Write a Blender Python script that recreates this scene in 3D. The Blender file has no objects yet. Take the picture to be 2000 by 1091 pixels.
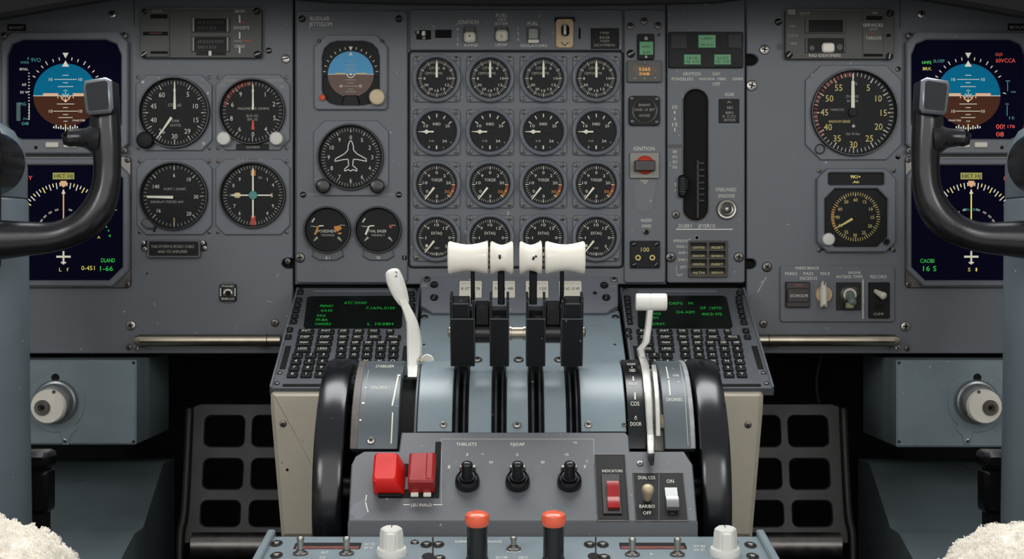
import bpy, bmesh, math, random
from mathutils import Matrix, Vector, noise
from mathutils.geometry import tessellate_polygon
random.seed(7)
sc = bpy.context.scene
COL = sc.collection
D, S, H = 1.7, 0.00055, 0.85          # eye to panel, metres per reference unit on the panel, eye height
K = S / D
CX, CY = 1000.0, 545.5
PI = math.pi
def rad(a): return a * PI / 180

# ------------------------------------------------------------------ materials
def lin(h):
    h = h.lstrip('#'); o = []
    for i in (0, 2, 4):
        c = int(h[i:i + 2], 16) / 255
        o.append(c / 12.92 if c <= .04045 else ((c + .055) / 1.055) ** 2.4)
    return (*o, 1)
def mat(name, col, rough=.5, metal=0, var=.0, vscale=40, bump=0, bscale=900, chips=0, chipcol='#a9aaa8', emit=0, coat=0, spec=.5, dirt=0, dirtcol='#3a332c'):
    m = bpy.data.materials.new(name); m.use_nodes = True
    nt = m.node_tree; b = nt.nodes['Principled BSDF']; N = nt.nodes.new; Lk = nt.links.new
    c = lin(col)
    b.inputs['Base Color'].default_value = c
    b.inputs['Roughness'].default_value = rough; b.inputs['Metallic'].default_value = metal
    b.inputs['Specular IOR Level'].default_value = spec
    b.inputs['Coat Weight'].default_value = coat; b.inputs['Coat Roughness'].default_value = .08
    if emit:
        b.inputs['Emission Color'].default_value = c; b.inputs['Emission Strength'].default_value = emit
    if var or bump or chips or dirt:
        g = N('ShaderNodeNewGeometry'); src = g.outputs['Position']
        out = None
        if var or dirt or chips:
            n1 = N('ShaderNodeTexNoise'); n1.inputs['Scale'].default_value = vscale; n1.inputs['Detail'].default_value = 6; Lk(src, n1.inputs['Vector'])
            r1 = N('ShaderNodeMapRange'); r1.inputs[1].default_value = .3; r1.inputs[2].default_value = .7
            r1.inputs[3].default_value = 1 - var; r1.inputs[4].default_value = 1 + var; Lk(n1.outputs[0], r1.inputs[0])
            mx = N('ShaderNodeVectorMath'); mx.operation = 'SCALE'; mx.inputs[0].default_value = c[:3]; Lk(r1.outputs[0], mx.inputs['Scale'])
            out = mx.outputs[0]
            rr = N('ShaderNodeMapRange'); rr.inputs[3].default_value = max(.03, rough - .1); rr.inputs[4].default_value = rough + .1; Lk(n1.outputs[0], rr.inputs[0]); Lk(rr.outputs[0], b.inputs['Roughness'])
        if dirt:
            n2 = N('ShaderNodeTexNoise'); n2.inputs['Scale'].default_value = 26; n2.inputs['Detail'].default_value = 8; n2.inputs['Roughness'].default_value = .7; Lk(src, n2.inputs['Vector'])
            r2 = N('ShaderNodeMapRange'); r2.inputs[1].default_value = .56; r2.inputs[2].default_value = .75; r2.inputs[4].default_value = dirt; Lk(n2.outputs[0], r2.inputs[0])
            mm = N('ShaderNodeMix'); mm.data_type = 'RGBA'; Lk(r2.outputs[0], mm.inputs[0]); Lk(out, mm.inputs[6]); mm.inputs[7].default_value = lin(dirtcol); out = mm.outputs[2]
        if chips:
            n3 = N('ShaderNodeTexNoise'); n3.inputs['Scale'].default_value = 150; n3.inputs['Detail'].default_value = 3; Lk(src, n3.inputs['Vector'])
            r3 = N('ShaderNodeMapRange'); r3.inputs[1].default_value = .735 - chips * .02; r3.inputs[2].default_value = .75 - chips * .02; r3.inputs[4].default_value = .8; Lk(n3.outputs[0], r3.inputs[0])
            mm = N('ShaderNodeMix'); mm.data_type = 'RGBA'; Lk(r3.outputs[0], mm.inputs[0]); Lk(out, mm.inputs[6]); mm.inputs[7].default_value = lin(chipcol); out = mm.outputs[2]
        if out is not None: Lk(out, b.inputs['Base Color'])
        if bump:
            n4 = N('ShaderNodeTexNoise'); n4.inputs['Scale'].default_value = bscale; n4.inputs['Detail'].default_value = 3; Lk(src, n4.inputs['Vector'])
            bp = N('ShaderNodeBump'); bp.inputs['Strength'].default_value = bump; bp.inputs['Distance'].default_value = .001
            Lk(n4.outputs[0], bp.inputs['Height']); Lk(bp.outputs[0], b.inputs['Normal'])
    return m
PAINT = mat('panel_grey_paint', '#63676c', .48, var=.07, vscale=14, bump=.12, bscale=1600, chips=.45, dirt=.14, dirtcol='#565553')
PAINT2 = mat('instrument_grey_paint', '#666a70', .45, var=.05, vscale=60, bump=.08, bscale=1800, chips=.3)
RIBM = mat('worn_slot_rib', '#3b3d40', .3, .5, var=.3, vscale=60, chips=.6)
PAINTB = mat('blue_grey_enamel', '#7e8b90', .3, var=.09, vscale=18, bump=.02, bscale=600, chips=.1, dirt=.12, dirtcol='#565a5c')
COLP = mat('column_blue_grey_paint', '#5f696f', .36, var=.08, vscale=18, bump=.05, chips=.4, dirt=.2, dirtcol='#4c5256')
SCALEP = mat('shaded_scale_plate_grey', '#545c60', .33, var=.09, vscale=18, bump=.02, bscale=600, chips=.2, dirt=.15, dirtcol='#4c5053')  # blue-grey enamel darkened to imitate the weaker light on the scale plates
PAINTD = mat('dark_grey_enamel', '#56595c', .42, var=.08, vscale=22, bump=.1, bscale=1500, chips=.6, dirt=.25, dirtcol='#4a4745')
UNIT = mat('brown_grey_unit_paint', '#4b4a45', .5, var=.06, vscale=40, bump=.08)
BEIGE = mat('beige_fairing_paint', '#b3aa98', .5, var=.05, vscale=12, bump=.12, chips=.2, chipcol='#5c5046', dirt=.22, dirtcol='#84735f')
BLACK = mat('matt_black', '#0f0f10', .5, spec=.25, var=.1, bump=.05)
GLOSSK = mat('gloss_black', '#131315', .22, var=.1, vscale=30, bump=.01, bscale=300, chips=.25, chipcol='#77777a')
LEVERK = mat('lever_black_enamel', '#0a0a0b', .32, spec=.35, var=.1, bump=.01, bscale=400, chips=.5, chipcol='#8a8a88')
LEATHER = mat('black_grip_leather', '#19191b', .24, var=.12, vscale=60, bump=.05, bscale=900, chips=.1, chipcol='#5a4a3c')
WHEELK = mat('black_rubber_wheel', '#121418', .2, var=.1, vscale=20, spec=.5, bump=.01, bscale=200, chips=.3, chipcol='#6a6d72')
VOID = mat('unlit_black_cavity', '#050505', .9)
DIAL = mat('dial_black', '#101113', .5, spec=.2)
DIALG = mat('dial_charcoal', '#141516', .5, spec=.2)
RING = mat('bezel_grey_ring', '#6e7279', .38, var=.05, bump=.04)
RINGK = mat('bezel_black_ring', '#1f2021', .3)
INK = mat('cream_ink', '#dcdacb', .6)
INKD = mat('dim_cream_ink', '#a7a599', .6)
INKY = mat('yellow_ink', '#e2cd7c', .6)
INKR = mat('red_ink', '#b9432f', .6)
INKO = mat('orange_ink', '#d98b2f', .6)
INKK = mat('black_ink', '#191919', .6)
NEEDLE = mat('cream_needle', '#efe9d2', .5)
NEEDR = mat('red_needle', '#d6432c', .5)
TEAL = mat('teal_hub', '#4b8b83', .5)
STEEL = mat('steel', '#a8a49c', .32, 1, var=.15, vscale=80)
DSTEEL = mat('tarnished_steel', '#6e6a66', .38, 1, var=.2, vscale=80)
BRASS = mat('brushed_nickel_tube', '#b5ab98', .3, 1, var=.2, vscale=30, bump=.05, bscale=400)
IVORY = mat('ivory_plastic', '#efe8da', .36, var=.03, vscale=30, dirt=.22, dirtcol='#c9ae86', coat=.15)
CREAMP = mat('cream_plastic', '#d8d2c2', .4, var=.04, vscale=60)
WHITEP = mat('white_lever_enamel', '#e9e6dd', .32, var=.04, vscale=40, chips=.25, chipcol='#8b8780')
KNOBW = mat('offwhite_knob', '#d6d5cc', .45, var=.03)
TAN = mat('tan_plate', '#c9ae8a', .5, var=.12, vscale=120)
RED = mat('red_guard_plastic', '#d01a14', .3, var=.06)
CDUM = mat('keypad_dark_grey', '#55585c', .45, var=.05, bump=.06, chips=.3)
REDD = mat('dark_red_guard_plastic', '#9c1a1c', .33, var=.08)
ORANGE = mat('orange_button_plastic', '#e8603e', .3, var=.08, coat=.3)
KEYM = mat('key_black', '#131415', .42, spec=.3, bump=.05)
BROWNK = mat('brown_black_plastic', '#211917', .35, var=.15)
PEDAL = mat('worn_pedal_paint', '#191815', .5, var=.2, vscale=30, dirt=.4, dirtcol='#1b1917', bump=.2, bscale=400)
SIDEW = mat('cockpit_side_lining', '#9a9892', .7, var=.05)
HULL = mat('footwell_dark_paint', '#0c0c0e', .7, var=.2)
CARPET = mat('floor_dark_lino', '#2c2d2f', .8, var=.2)
FLEECE = mat('sheepskin', '#fbf5ea', .95, var=.05, vscale=90, spec=.1)
SEAM = mat('brown_seat_seam', '#6b4a33', .8)
SCR_NAVY = mat('screen_navy', '#0b0a1c', .25, emit=.3, spec=0)
SCR_BLK = mat('screen_black_green', '#08100d', .25, emit=.06, spec=.2)
SKY = mat('screen_sky_blue', '#0c6486', .3, emit=.42, spec=0)
EARTH = mat('screen_earth_brown', '#472b20', .3, emit=.4, spec=0)
E_WH = mat('screen_white', '#c9c6b4', .4, emit=.5)
E_TEAL = mat('screen_teal', '#2f8a86', .4, emit=.45)
E_GRN = mat('screen_green', '#2fbf45', .4, emit=.6)
E_DGRN = mat('screen_dim_green', '#1d9a35', .4, emit=.45)
E_RED = mat('screen_red', '#e04a35', .4, emit=.6)
E_YEL = mat('screen_yellow', '#d9c75e', .4, emit=.6)
E_OLV = mat('screen_olive', '#8b8a38', .4, emit=.5)
E_ORG = mat('screen_orange_line', '#d9a070', .4, emit=.45)
E_AMB = mat('amber_light', '#e8a23a', .4, emit=.7)
E_AMBD = mat('amber_window', '#3a260f', .3, emit=.3)
LGREEN = mat('green_light', '#457d53', .4, emit=.25)
SKYB = mat('painted_sky_blue', '#3a93c4', .5)
EARTHB = mat('painted_brown', '#5d4234', .5)
LAMPR = mat('red_lamp_dome', '#c23e26', .3)
EDGEW = mat('worn_black_edge', '#4a4d50', .35, .3)
DARKWIN = mat('dark_window', '#0d0c09', .45, spec=.2)
REDSTRIP = mat('red_brown_strip', '#7a3a30', .6, var=.4, vscale=300)

# ------------------------------------------------------------------ placement
def P(px, py, d):
    z = D - d
    return Vector(((px - CX) * K * z, -d, H - (py - CY) * K * z))
class Frame:
    """a plane in the cockpit: origin, tilt back from vertical (deg)"""
    def __init__(s, px, py, d, tilt=0):
        s.o = P(px, py, d); t = rad(tilt); s.px, s.py = px, py
        s.ax = Vector((1, 0, 0)); s.ay = Vector((0, math.sin(t), math.cos(t))); s.n = Vector((0, -math.cos(t), math.sin(t)))
        s.M = Matrix.Translation(s.o) @ Matrix.Rotation(PI / 2 - t, 4, 'X')
        a = s.L(px - .5, py); b = s.L(px + .5, py); s.s = b[0] - a[0]
    def L(s, px, py, z=0):
        o = s.o + s.n * z; c = Vector((0, -D, H)); dr = Vector(((px - CX) * K, 1, -(py - CY) * K))
        k = (o - c).dot(s.n) / dr.dot(s.n); q = c + dr * k - o
        return (q.dot(s.ax), q.dot(s.ay))
_T = {}
def tgeo(t):
    if t in _T: return _T[t]
    c = bpy.data.curves.new('t', 'FONT'); c.body = t; c.resolution_u = 2
    ob = bpy.data.objects.new('t', c); me = bpy.data.meshes.new_from_object(ob)
    vs = [(v.co.x, v.co.y) for v in me.vertices]; fs = [tuple(p.vertices) for p in me.polygons]
    bpy.data.objects.remove(ob); bpy.data.meshes.remove(me); bpy.data.curves.remove(c)
    x0 = min(v[0] for v in vs); x1 = max(v[0] for v in vs)
    vs = [(x - (x0 + x1) / 2, y) for x, y in vs]
    _T[t] = (vs, fs, x1 - x0); return _T[t]
CAP = None
def ccw(p):
    a = sum(p[i][0] * p[(i + 1) % len(p)][1] - p[(i + 1) % len(p)][0] * p[i][1] for i in range(len(p)))
    return list(p) if a > 0 else list(reversed(p))
def inset(p, dist):
    """move every edge of a CCW polygon inward"""
    n = len(p); o = []
    for i in range(n):
        a, b, c = p[i - 1], p[i], p[(i + 1) % n]
        u = Vector((b[0] - a[0], b[1] - a[1])); w = Vector((c[0] - b[0], c[1] - b[1]))
        if u.length < 1e-9 or w.length < 1e-9: o.append(b); continue
        u.normalize(); w.normalize(); n1 = Vector((-u.y, u.x)); n2 = Vector((-w.y, w.x)); h = n1 + n2
        if h.length < 1e-6: o.append(b); continue
        h.normalize(); k = dist / max(.35, h.dot(n1)); o.append((b[0] + h.x * k, b[1] + h.y * k))
    return o
def rr(x0, x1, y0, y1, r, n=4):
    if r <= 0: return [(x0, y0), (x1, y0), (x1, y1), (x0, y1)]
    r = min(r, (x1 - x0) / 2.001, (y1 - y0) / 2.001); o = []
    for cx, cy, a in ((x1 - r, y0 + r, -90), (x1 - r, y1 - r, 0), (x0 + r, y1 - r, 90), (x0 + r, y0 + r, 180)):
        for i in range(n + 1):
            t = rad(a + 90 * i / n); o.append((cx + r * math.cos(t), cy + r * math.sin(t)))
    return o
def circ(cx, cy, r, n=40): return [(cx + r * math.cos(2 * PI * i / n), cy + r * math.sin(2 * PI * i / n)) for i in range(n)]
def catmull(pts, n):
    out = []; m = len(pts)
    for i in range(m - 1):
        p0, p1, p2, p3 = pts[max(0, i - 1)], pts[i], pts[i + 1], pts[min(m - 1, i + 2)]
        for j in range(n):
            t = j / n
            out.append([.5 * (2 * b + (c - a) * t + (2 * a - 5 * b + 4 * c - e) * t * t + (3 * b - a - 3 * c + e) * t ** 3) for a, b, c, e in zip(p0, p1, p2, p3)])
    out.append(list(pts[-1])); return out

class MB:
    """collects shapes into one mesh; local metres, or reference units on the frame's plane"""
    def __init__(s, f=None): s.v = []; s.f = []; s.mi = []; s.mats = []; s.fr = f
    def add(s, vs, fs, m):
        if m not in s.mats: s.mats.append(m)
        k = s.mats.index(m); o = len(s.v); s.v += [tuple(v) for v in vs]
        for f in fs: s.f.append(tuple(i + o for i in f)); s.mi.append(k)
        return s
    def loft(s, loops, m, caps=True, closed=False):
        n = len(loops[0]); vs = [p for l in loops for p in l]; fs = []; k = len(loops)
        for i in range(k if closed else k - 1):
            a = i * n; b = ((i + 1) % k) * n
            for j in range(n): fs.append((a + j, a + (j + 1) % n, b + (j + 1) % n, b + j))
        if caps and not closed: fs += [tuple(reversed(range(n))), tuple(range((k - 1) * n, k * n))]
        return s.add(vs, fs, m)
    def prism(s, poly, z0, z1, m, bev=0):
        p = ccw(poly); ls = [[(x, y, z0) for x, y in p], [(x, y, z1 - bev) for x, y in p]]
        if bev: ls.append([(x, y, z1) for x, y in inset(p, bev)])
        return s.loft(ls, m)
    def holed(s, outer, holes, z0, z1, m, bev=0):
        o = ccw(outer); hs = [ccw(h) for h in holes]
        def walls(p, q):
            n = len(p); ls = [[(x, y, z0) for x, y in p], [(x, y, z1 - bev) for x, y in p]]
            if bev: ls.append([(x, y, z1) for x, y in q])
            s.loft(ls, m, caps=False)
        oi = inset(o, bev) if bev else o; hi = [inset(h, -bev) if bev else h for h in hs]
        walls(o, oi)
        for h, q in zip(hs, hi): walls(h, q)
        for z, a, b in ((z1, oi, hi), (z0, o, hs)):
            loops = [[Vector((x, y, 0)) for x, y in l] for l in [a] + b]
            tr = tessellate_polygon(loops); vs = [(v.x, v.y, z) for l in loops for v in l]
            s.add(vs, [tuple(t) for t in tr], m)
        return s
    def box(s, x0, x1, y0, y1, z0, z1, m, bev=0, em=None):
        if not bev: return s.prism([(x0, y0), (x1, y0), (x1, y1), (x0, y1)], z0, z1, m)
        p = rr(x0, x1, y0, y1, bev, 2); q = inset(p, bev)
        if em:
            s.loft([[(x, y, z1 - bev) for x, y in p], [(x, y, z1) for x, y in q]], em, caps=False)
            s.loft([[(x, y, z0) for x, y in q], [(x, y, z0 + bev) for x, y in p], [(x, y, z1 - bev) for x, y in p]], m, caps=False); s.add([(x, y, z0) for x, y in q], [tuple(range(len(q)))], m)
            return s.add([(x, y, z1) for x, y in q], [tuple(range(len(q)))], m)
        return s.loft([[(x, y, z0) for x, y in q], [(x, y, z0 + bev) for x, y in p], [(x, y, z1 - bev) for x, y in p], [(x, y, z1) for x, y in q]], m)
    def lathe(s, c, prof, m, n=32, axis='z', caps=True, a0=0, a1=360):
        loops = []
        for r, t in prof:
            l = []
            for i in range(n):
                a = 2 * PI * i / n; u, w = r * math.cos(a), r * math.sin(a)
                l.append((c[0] + u, c[1] + w, c[2] + t) if axis == 'z' else (c[0] + t, c[1] + u, c[2] + w) if axis == 'x' else (c[0] + u, c[1] + t, c[2] + w))
            loops.append(l)
        return s.loft(loops, m, caps=caps)
    def tube(s, pts, m, n=14, sub=6, asp=1, caps=True, cap_round=True):
        """pts: (x,y,z,radius); smooth tapering tube"""
        q = catmull([tuple(p) for p in pts], sub) if sub > 1 else [list(p) for p in pts]
        P3 = [Vector(p[:3]) for p in q]; R = [p[3] for p in q]; k = len(q); loops = []
        up = None
        for i in range(k):
            t = (P3[min(k - 1, i + 1)] - P3[max(0, i - 1)]).normalized()
            if up is None:
                up = Vector((0, 0, 1)) if abs(t.z) < .9 else Vector((1, 0, 0))
            up = (up - t * up.dot(t)).normalized(); sd = t.cross(up)
            loops.append((P3[i], t, up.copy(), sd, R[i]))
        out = []
        def ring(c, u, sd, r): return [c + (u * math.cos(2 * PI * j / n) + sd * math.sin(2 * PI * j / n) * asp) * r for j in range(n)]
        c, t, u, sd, r = loops[0]
        if cap_round:
            for a in (80, 55, 28): out.append(ring(c - t * r * .6 * math.sin(rad(a)), u, sd, r * math.cos(rad(a))))
        for c, t, u, sd, r in loops: out.append(ring(c, u, sd, r))
        if cap_round:
            for a in (28, 55, 80): out.append(ring(c + t * r * .6 * math.sin(rad(a)), u, sd, r * math.cos(rad(a))))
        return s.loft(out, m, caps=caps)
    def ribbon(s, st, m):
        """st: (px,py,d,width units,thickness m) bar with rectangular section, world coordinates minus s.o"""
        loops = []
        for px, py, d, w, th in st:
            c = P(px, py, d) - s.o; hw = w / 2 * K * (D - d); b = min(hw, th / 2) * .35
            loops.append([c + Vector(q) for q in ((-hw + b, -th / 2, 0), (hw - b, -th / 2, 0), (hw, -th / 2 + b, 0), (hw, th / 2, 0), (-hw, th / 2, 0), (-hw, -th / 2 + b, 0))])
        return s.loft(loops, m)
    # ---- reference-unit helpers; z in mm above the frame's plane
    def pt(s, px, py, z=0): x, y = s.fr.L(px, py, z / 1000); return x, y
    def rct(s, a, b, c, e, z=0):
        mx, my = (a + c) / 2, (b + e) / 2
        return s.pt(a, my, z)[0], s.pt(c, my, z)[0], s.pt(mx, e, z)[1], s.pt(mx, b, z)[1]
    def plate(s, a, b, c, e, z0, z1, m, r=0, n=4, bev=0):
        x0, x1, y0, y1 = s.rct(a, b, c, e, z1)
        return s.prism(rr(x0, x1, y0, y1, r * s.fr.s, n), z0 / 1000, z1 / 1000, m, bev / 1000)
    def poly(s, pts, z0, z1, m, bev=0): return s.prism([s.pt(x, y, z1) for x, y in pts], z0 / 1000, z1 / 1000, m, bev / 1000)
    def win(s, out, holes, z0, z1, m, bev=0):
        """out / holes: (a,b,c,e,r,n) rectangles"""
        g = lambda q: rr(*s.rct(*q[:4], z1), q[4] * s.fr.s, q[5] if len(q) > 5 else 4)
        return s.holed(g(out), [g(h) for h in holes], z0 / 1000, z1 / 1000, m, bev / 1000)
    def quad(s, pts, z, m):
        q = [s.pt(x, y, z) for x, y in pts]; return s.add([(x, y, z / 1000) for x, y in q], [tuple(range(len(q)))], m)
    def rect(s, a, b, c, e, z, m): return s.quad([(a, b), (c, b), (c, e), (a, e)], z, m)
    def line(s, a, b, c, e, w, z, m):
        v = Vector((c - a, e - b)).normalized(); n = Vector((-v.y, v.x)) * w / 2
        return s.quad([(a + n.x, b + n.y), (c + n.x, e + n.y), (c - n.x, e - n.y), (a - n.x, b - n.y)], z, m)
    def bar(s, a, b, c, e, w0, w1, z0, z1, m):
        v = Vector((c - a, e - b)).normalized(); n = Vector((-v.y, v.x)) / 2
        return s.poly([(a + n.x * w0, b + n.y * w0), (c + n.x * w1, e + n.y * w1), (c - n.x * w1, e - n.y * w1), (a - n.x * w0, b - n.y * w0)], z0, z1, m)
    def disc(s, px, py, r, z0, z1, m, bev=0, n=40):
        x, y = s.pt(px, py, z1); return s.prism(circ(x, y, r * s.fr.s, n), z0 / 1000, z1 / 1000, m, bev / 1000)
    def ring(s, px, py, prof, m, n=48, caps=True):
        """prof: (r units, z mm)"""
        x, y = s.pt(px, py, prof[-1][1]); return s.lathe((x, y, 0), [(r * s.fr.s, z / 1000) for r, z in prof], m, n, caps=caps)
    def ticks(s, px, py, r0, r1, n, z, m, w=1, a0=0, a1=360, skip=0, every=None):
        full = abs(a1 - a0) >= 360
        for i in range(n if full else n + 1):
            if skip and i % skip == 0: continue
            a = rad(a0 + (a1 - a0) * i / n); sx, sy = math.sin(a), -math.cos(a)
            s.line(px + sx * r0, py + sy * r0, px + sx * r1, py + sy * r1, w, z, m)
        return s
    def arc(s, px, py, r0, r1, a0, a1, z, m, n=16):
        for i in range(n):
            q = []
            for r, k in ((r0, i), (r1, i), (r1, i + 1), (r0, i + 1)):
                a = rad(a0 + (a1 - a0) * k / n); q.append((px + math.sin(a) * r, py - math.cos(a) * r))
            s.quad(q, z, m)
        return s
    def txt(s, t, px, py, h, w=None, z=.2, m=None, rot=0):
        vs, fs, tw = tgeo(t); x, y = s.pt(px, py, z)
        sx = s.pt(px + .5, py, z)[0] - s.pt(px - .5, py, z)[0]; sy = s.pt(px, py - .5, z)[1] - s.pt(px, py + .5, z)[1]
        ky = h / .70 * sy; kx = (w / max(tw, .05) * sx) if w else h / .70 * sx * .92
        c, sn = math.cos(rad(rot)), math.sin(rad(rot))
        out = []
        for a, b in vs:
            a *= kx; b = (b - .35) * ky; out.append((x + a * c - b * sn, y + a * sn + b * c, z / 1000))
        return s.add(out, fs, m or INK)
    def nums(s, px, py, r, items, h, z, m, w=None):
        for t, a in items:
            s.txt(t, px + r * math.sin(rad(a)), py - r * math.cos(rad(a)), h, w * len(t) if w else None, z, m)
        return s
    def build(s, name, parent=None, smooth=35):
        me = bpy.data.meshes.new(name); me.from_pydata(s.v, [], s.f)
        for m in s.mats: me.materials.append(m)
        me.polygons.foreach_set('material_index', s.mi)
        bm = bmesh.new(); bm.from_mesh(me)
        bmesh.ops.remove_doubles(bm, verts=bm.verts, dist=1e-6)
        bmesh.ops.recalc_face_normals(bm, faces=bm.faces); bm.to_mesh(me); bm.free()
        me.shade_smooth(); me.set_sharp_from_angle(angle=rad(smooth))
        o = bpy.data.objects.new(name, me); COL.objects.link(o)
        if parent: o.parent = parent
        elif s.fr: o.matrix_world = s.fr.M
        elif hasattr(s, 'o') and getattr(s, 'place', True): o.location = s.o
        return o
def tag(o, label, cat, group=None):
    o['label'] = label; o['category'] = cat
    if group: o['group'] = group
    return o
def structure(o): o['kind'] = 'structure'; return o
def thing(name, label, cat, f=None, group=None, loc=None):
    o = bpy.data.objects.new(name, None); COL.objects.link(o); o.empty_display_size = .01
    if f: o.matrix_world = f.M
    else: o.location = loc
    return tag(o, label, cat, group)
def dup(root, f, label, group=None):
    r = root.copy(); COL.objects.link(r); r.matrix_world = f.M; r['label'] = label
    for ch in list(root.children):
        c = ch.copy(); COL.objects.link(c); c.parent = r; c.matrix_parent_inverse = ch.matrix_parent_inverse.copy()
        for g in list(ch.children):
            e = g.copy(); COL.objects.link(e); e.parent = c
    return r
# screws share two meshes
def _screw(body, slot, kind):
    b = MB(); b.lathe((0, 0, 0), [(1, 0), (1, .25), (.86, .5), (.5, .66), (.0, .7)], body, 20)
    if kind == 'cross':
        for k in (0, 1):
            a = .55; t = .13; q = [(-a, -t), (a, -t), (a, t), (-a, t)]
            if k: q = [(-y, x) for x, y in q]
            b.prism(q, .5, .72, slot)
    else: b.prism([(-.8, -.14), (.8, -.14), (.8, .14), (-.8, .14)], .4, .72, slot)
    o = b.build('screw'); me = o.data; bpy.data.objects.remove(o); return me
SCR = {'s': _screw(STEEL, BLACK, 'cross'), 'd': _screw(DSTEEL, BLACK, 'cross'), 'k': _screw(BLACK, DSTEEL, 'slot'), 'f': _screw(STEEL, BLACK, 'slot')}
def scr(root, f, px, py, r=5, z=0, kind='d', rot=None):
    o = bpy.data.objects.new('screw', SCR[kind]); COL.objects.link(o); o.parent = root
    x, y = f.L(px, py, z / 1000); o.location = (x, y, z / 1000); k = r * f.s; o.scale = (k, k, k * .7)
    o.rotation_euler = (0, 0, rad((px * 37 + py * 53) % 90 if rot is None else rot)); return o
# ================================================================== room
CXM = 1008.5                                   # middle of the cockpit in reference units
def mx(px): return 2 * CXM - px
b = MB(); b.o = Vector((0, 0, 0)); b.box(-1.0, 1.0, -2.4, .62, -.04, 0, CARPET); structure(b.build('floor'))
b = MB(); b.o = Vector((0, 0, 0)); b.box(-1.0, 1.0, .58, .62, 0, 1.6, HULL); structure(b.build('wall_front'))
for nm, x in (('wall_left', -1.0), ('wall_right', .96)):
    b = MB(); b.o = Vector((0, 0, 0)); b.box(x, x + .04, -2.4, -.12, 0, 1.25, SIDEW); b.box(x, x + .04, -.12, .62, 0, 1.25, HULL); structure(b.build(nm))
# carrier behind the instrument panels, and the shelf that closes the footwell from above
b = MB(); b.o = Vector((0, 0, 0))
z0 = P(0, 690, 0).z; b.box(-.96, .96, .03, .05, z0 + .004, 1.25, HULL); b.box(-.96, .96, .05, .58, z0 + .03, z0 + .05, HULL)
structure(b.build('trim_1'))
# glareshield: thin padded shelf over the panel
def gl():
    b = MB(); b.o = Vector((0, 0, 0))
    low = [(-260, 90), (-120, 66), (0, 36), (110, 16), (215, -2), (420, -14), (560, -4), (640, 3), (800, 7), (1010, 9), (1220, 8), (1400, 4), (1460, -4), (1600, -14), (mx(215), -2), (mx(110), 16), (mx(0), 36), (mx(-120), 66), (mx(-260), 90)]
    b.loft([[Vector((p.x, y, p.z + dz)) for y, dz in ((0, .075), (-.12, .0), (-.128, .001), (-.132, .005), (-.132, .06), (0, .13))] for p in [P(x, y, .13) for x, y in low]], VOID)
    tag(b.build('glareshield'), 'black padded glareshield shelf running above all the instrument panels', 'glareshield')
gl()

# ================================================================== the panels
DC = .004
def panel(label, f, pts=None, rect=None, r=0, th=8, m=PAINT, extra=None, bev=1.0, name='instrument_panel'):
    t = thing(name, label, 'panel', f)
    b = MB(f)
    if pts: b.poly(pts, -th, 0, m, bev)
    else: b.plate(*rect, -th, 0, m, r, 4, bev)
    if extra: extra(b)
    b.build('panel_plate', t); return t
fL = Frame(240, 340, 0)
def ex(b):
    b.line(262, -30, 262, 52, 1.6, .15, INKK)
    for x, y, a, l in ((300, 590, 20, 7), (530, 590, 60, 9), (460, 640, 0, 4), (310, 632, 10, 4), (380, 650, 0, 5), (545, 535, 40, 8)):
        b.line(x, y, x + l * math.cos(a), y + l * math.sin(a), 1.2, .15, INKD)
    b.disc(287, 534, 2, -.1, .1, VOID, n=10)
pL = panel('grey instrument panel with two displays and four round dials on the left side', fL, pts=[(-190, -60), (572, -60), (572, 504), (560, 504), (554, 506), (551, 510), (550, 514), (551, 518), (555, 522), (560, 524), (572, 524), (572, 690), (-190, 690)], extra=ex)
for x, y, r, k in ((220, 28, 8, 's'), (256, 635, 10, 's'), (537, 630, 8, 'd'), (252, 678, 6, 'd'), (525, 99, 6, 'k'), (558, 115, 9, 'f'), (562, 510, 6, 'd')): scr(pL, fL, x, y, r, 0, k)
fR = Frame(1780, 340, 0)
def ex(b):
    b.line(1758, -30, 1758, 56, 1.6, .15, INKK)
    b.line(1480, 570, 1496, 541, 2.2, .15, INKD); b.line(1484, 552, 1497, 544, 1.4, .15, INKD)
    b.plate(1518, 85, 1528, 98, -.1, .5, UNIT)
pR = panel('grey instrument panel with two stacked dials and a switch plate on the right side', fR, pts=[(1458, -60), (2220, -60), (2220, 690), (1458, 690), (1458, 525), (1466, 525), (1472, 523), (1476, 519), (1477, 515), (1476, 510), (1472, 506), (1466, 505), (1458, 505), (1458, 128), (1468, 128), (1474, 126), (1479, 121), (1481, 116), (1479, 111), (1474, 107), (1468, 105), (1458, 105)], extra=ex)
for x, y, r, k in ((1799, 28, 8, 's'), (1493, 97, 10, 's'), (1468, 167, 11, 's'), (1498, 521, 10, 'd'), (1491, 632, 8, 'd'), (1768, 637, 10, 's'), (1772, 680, 6, 'd'), (1520, 43, 7, 'k')): scr(pR, fR, x, y, r, 0, k)
# black liners seen through the three notches and behind the gaps
fB = Frame(1010, 260, -.009)
b = MB(fB); b.plate(480, -60, 1560, 556, -6, 0, VOID); structure(b.build('trim_2'))
# centre base plate
fC = Frame(1015, 260, 0)
b = MB(fC); b.poly([(576, -60), (1301, -60), (1301, 555), (1200, 555), (1200, 2088), (820, 2088), (820, 555), (576, 555)], -7, 0, PAINT, 1)
tag(b.build('instrument_panel'), 'grey backing plate showing as a strip along the top between side panels', 'panel')
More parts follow.
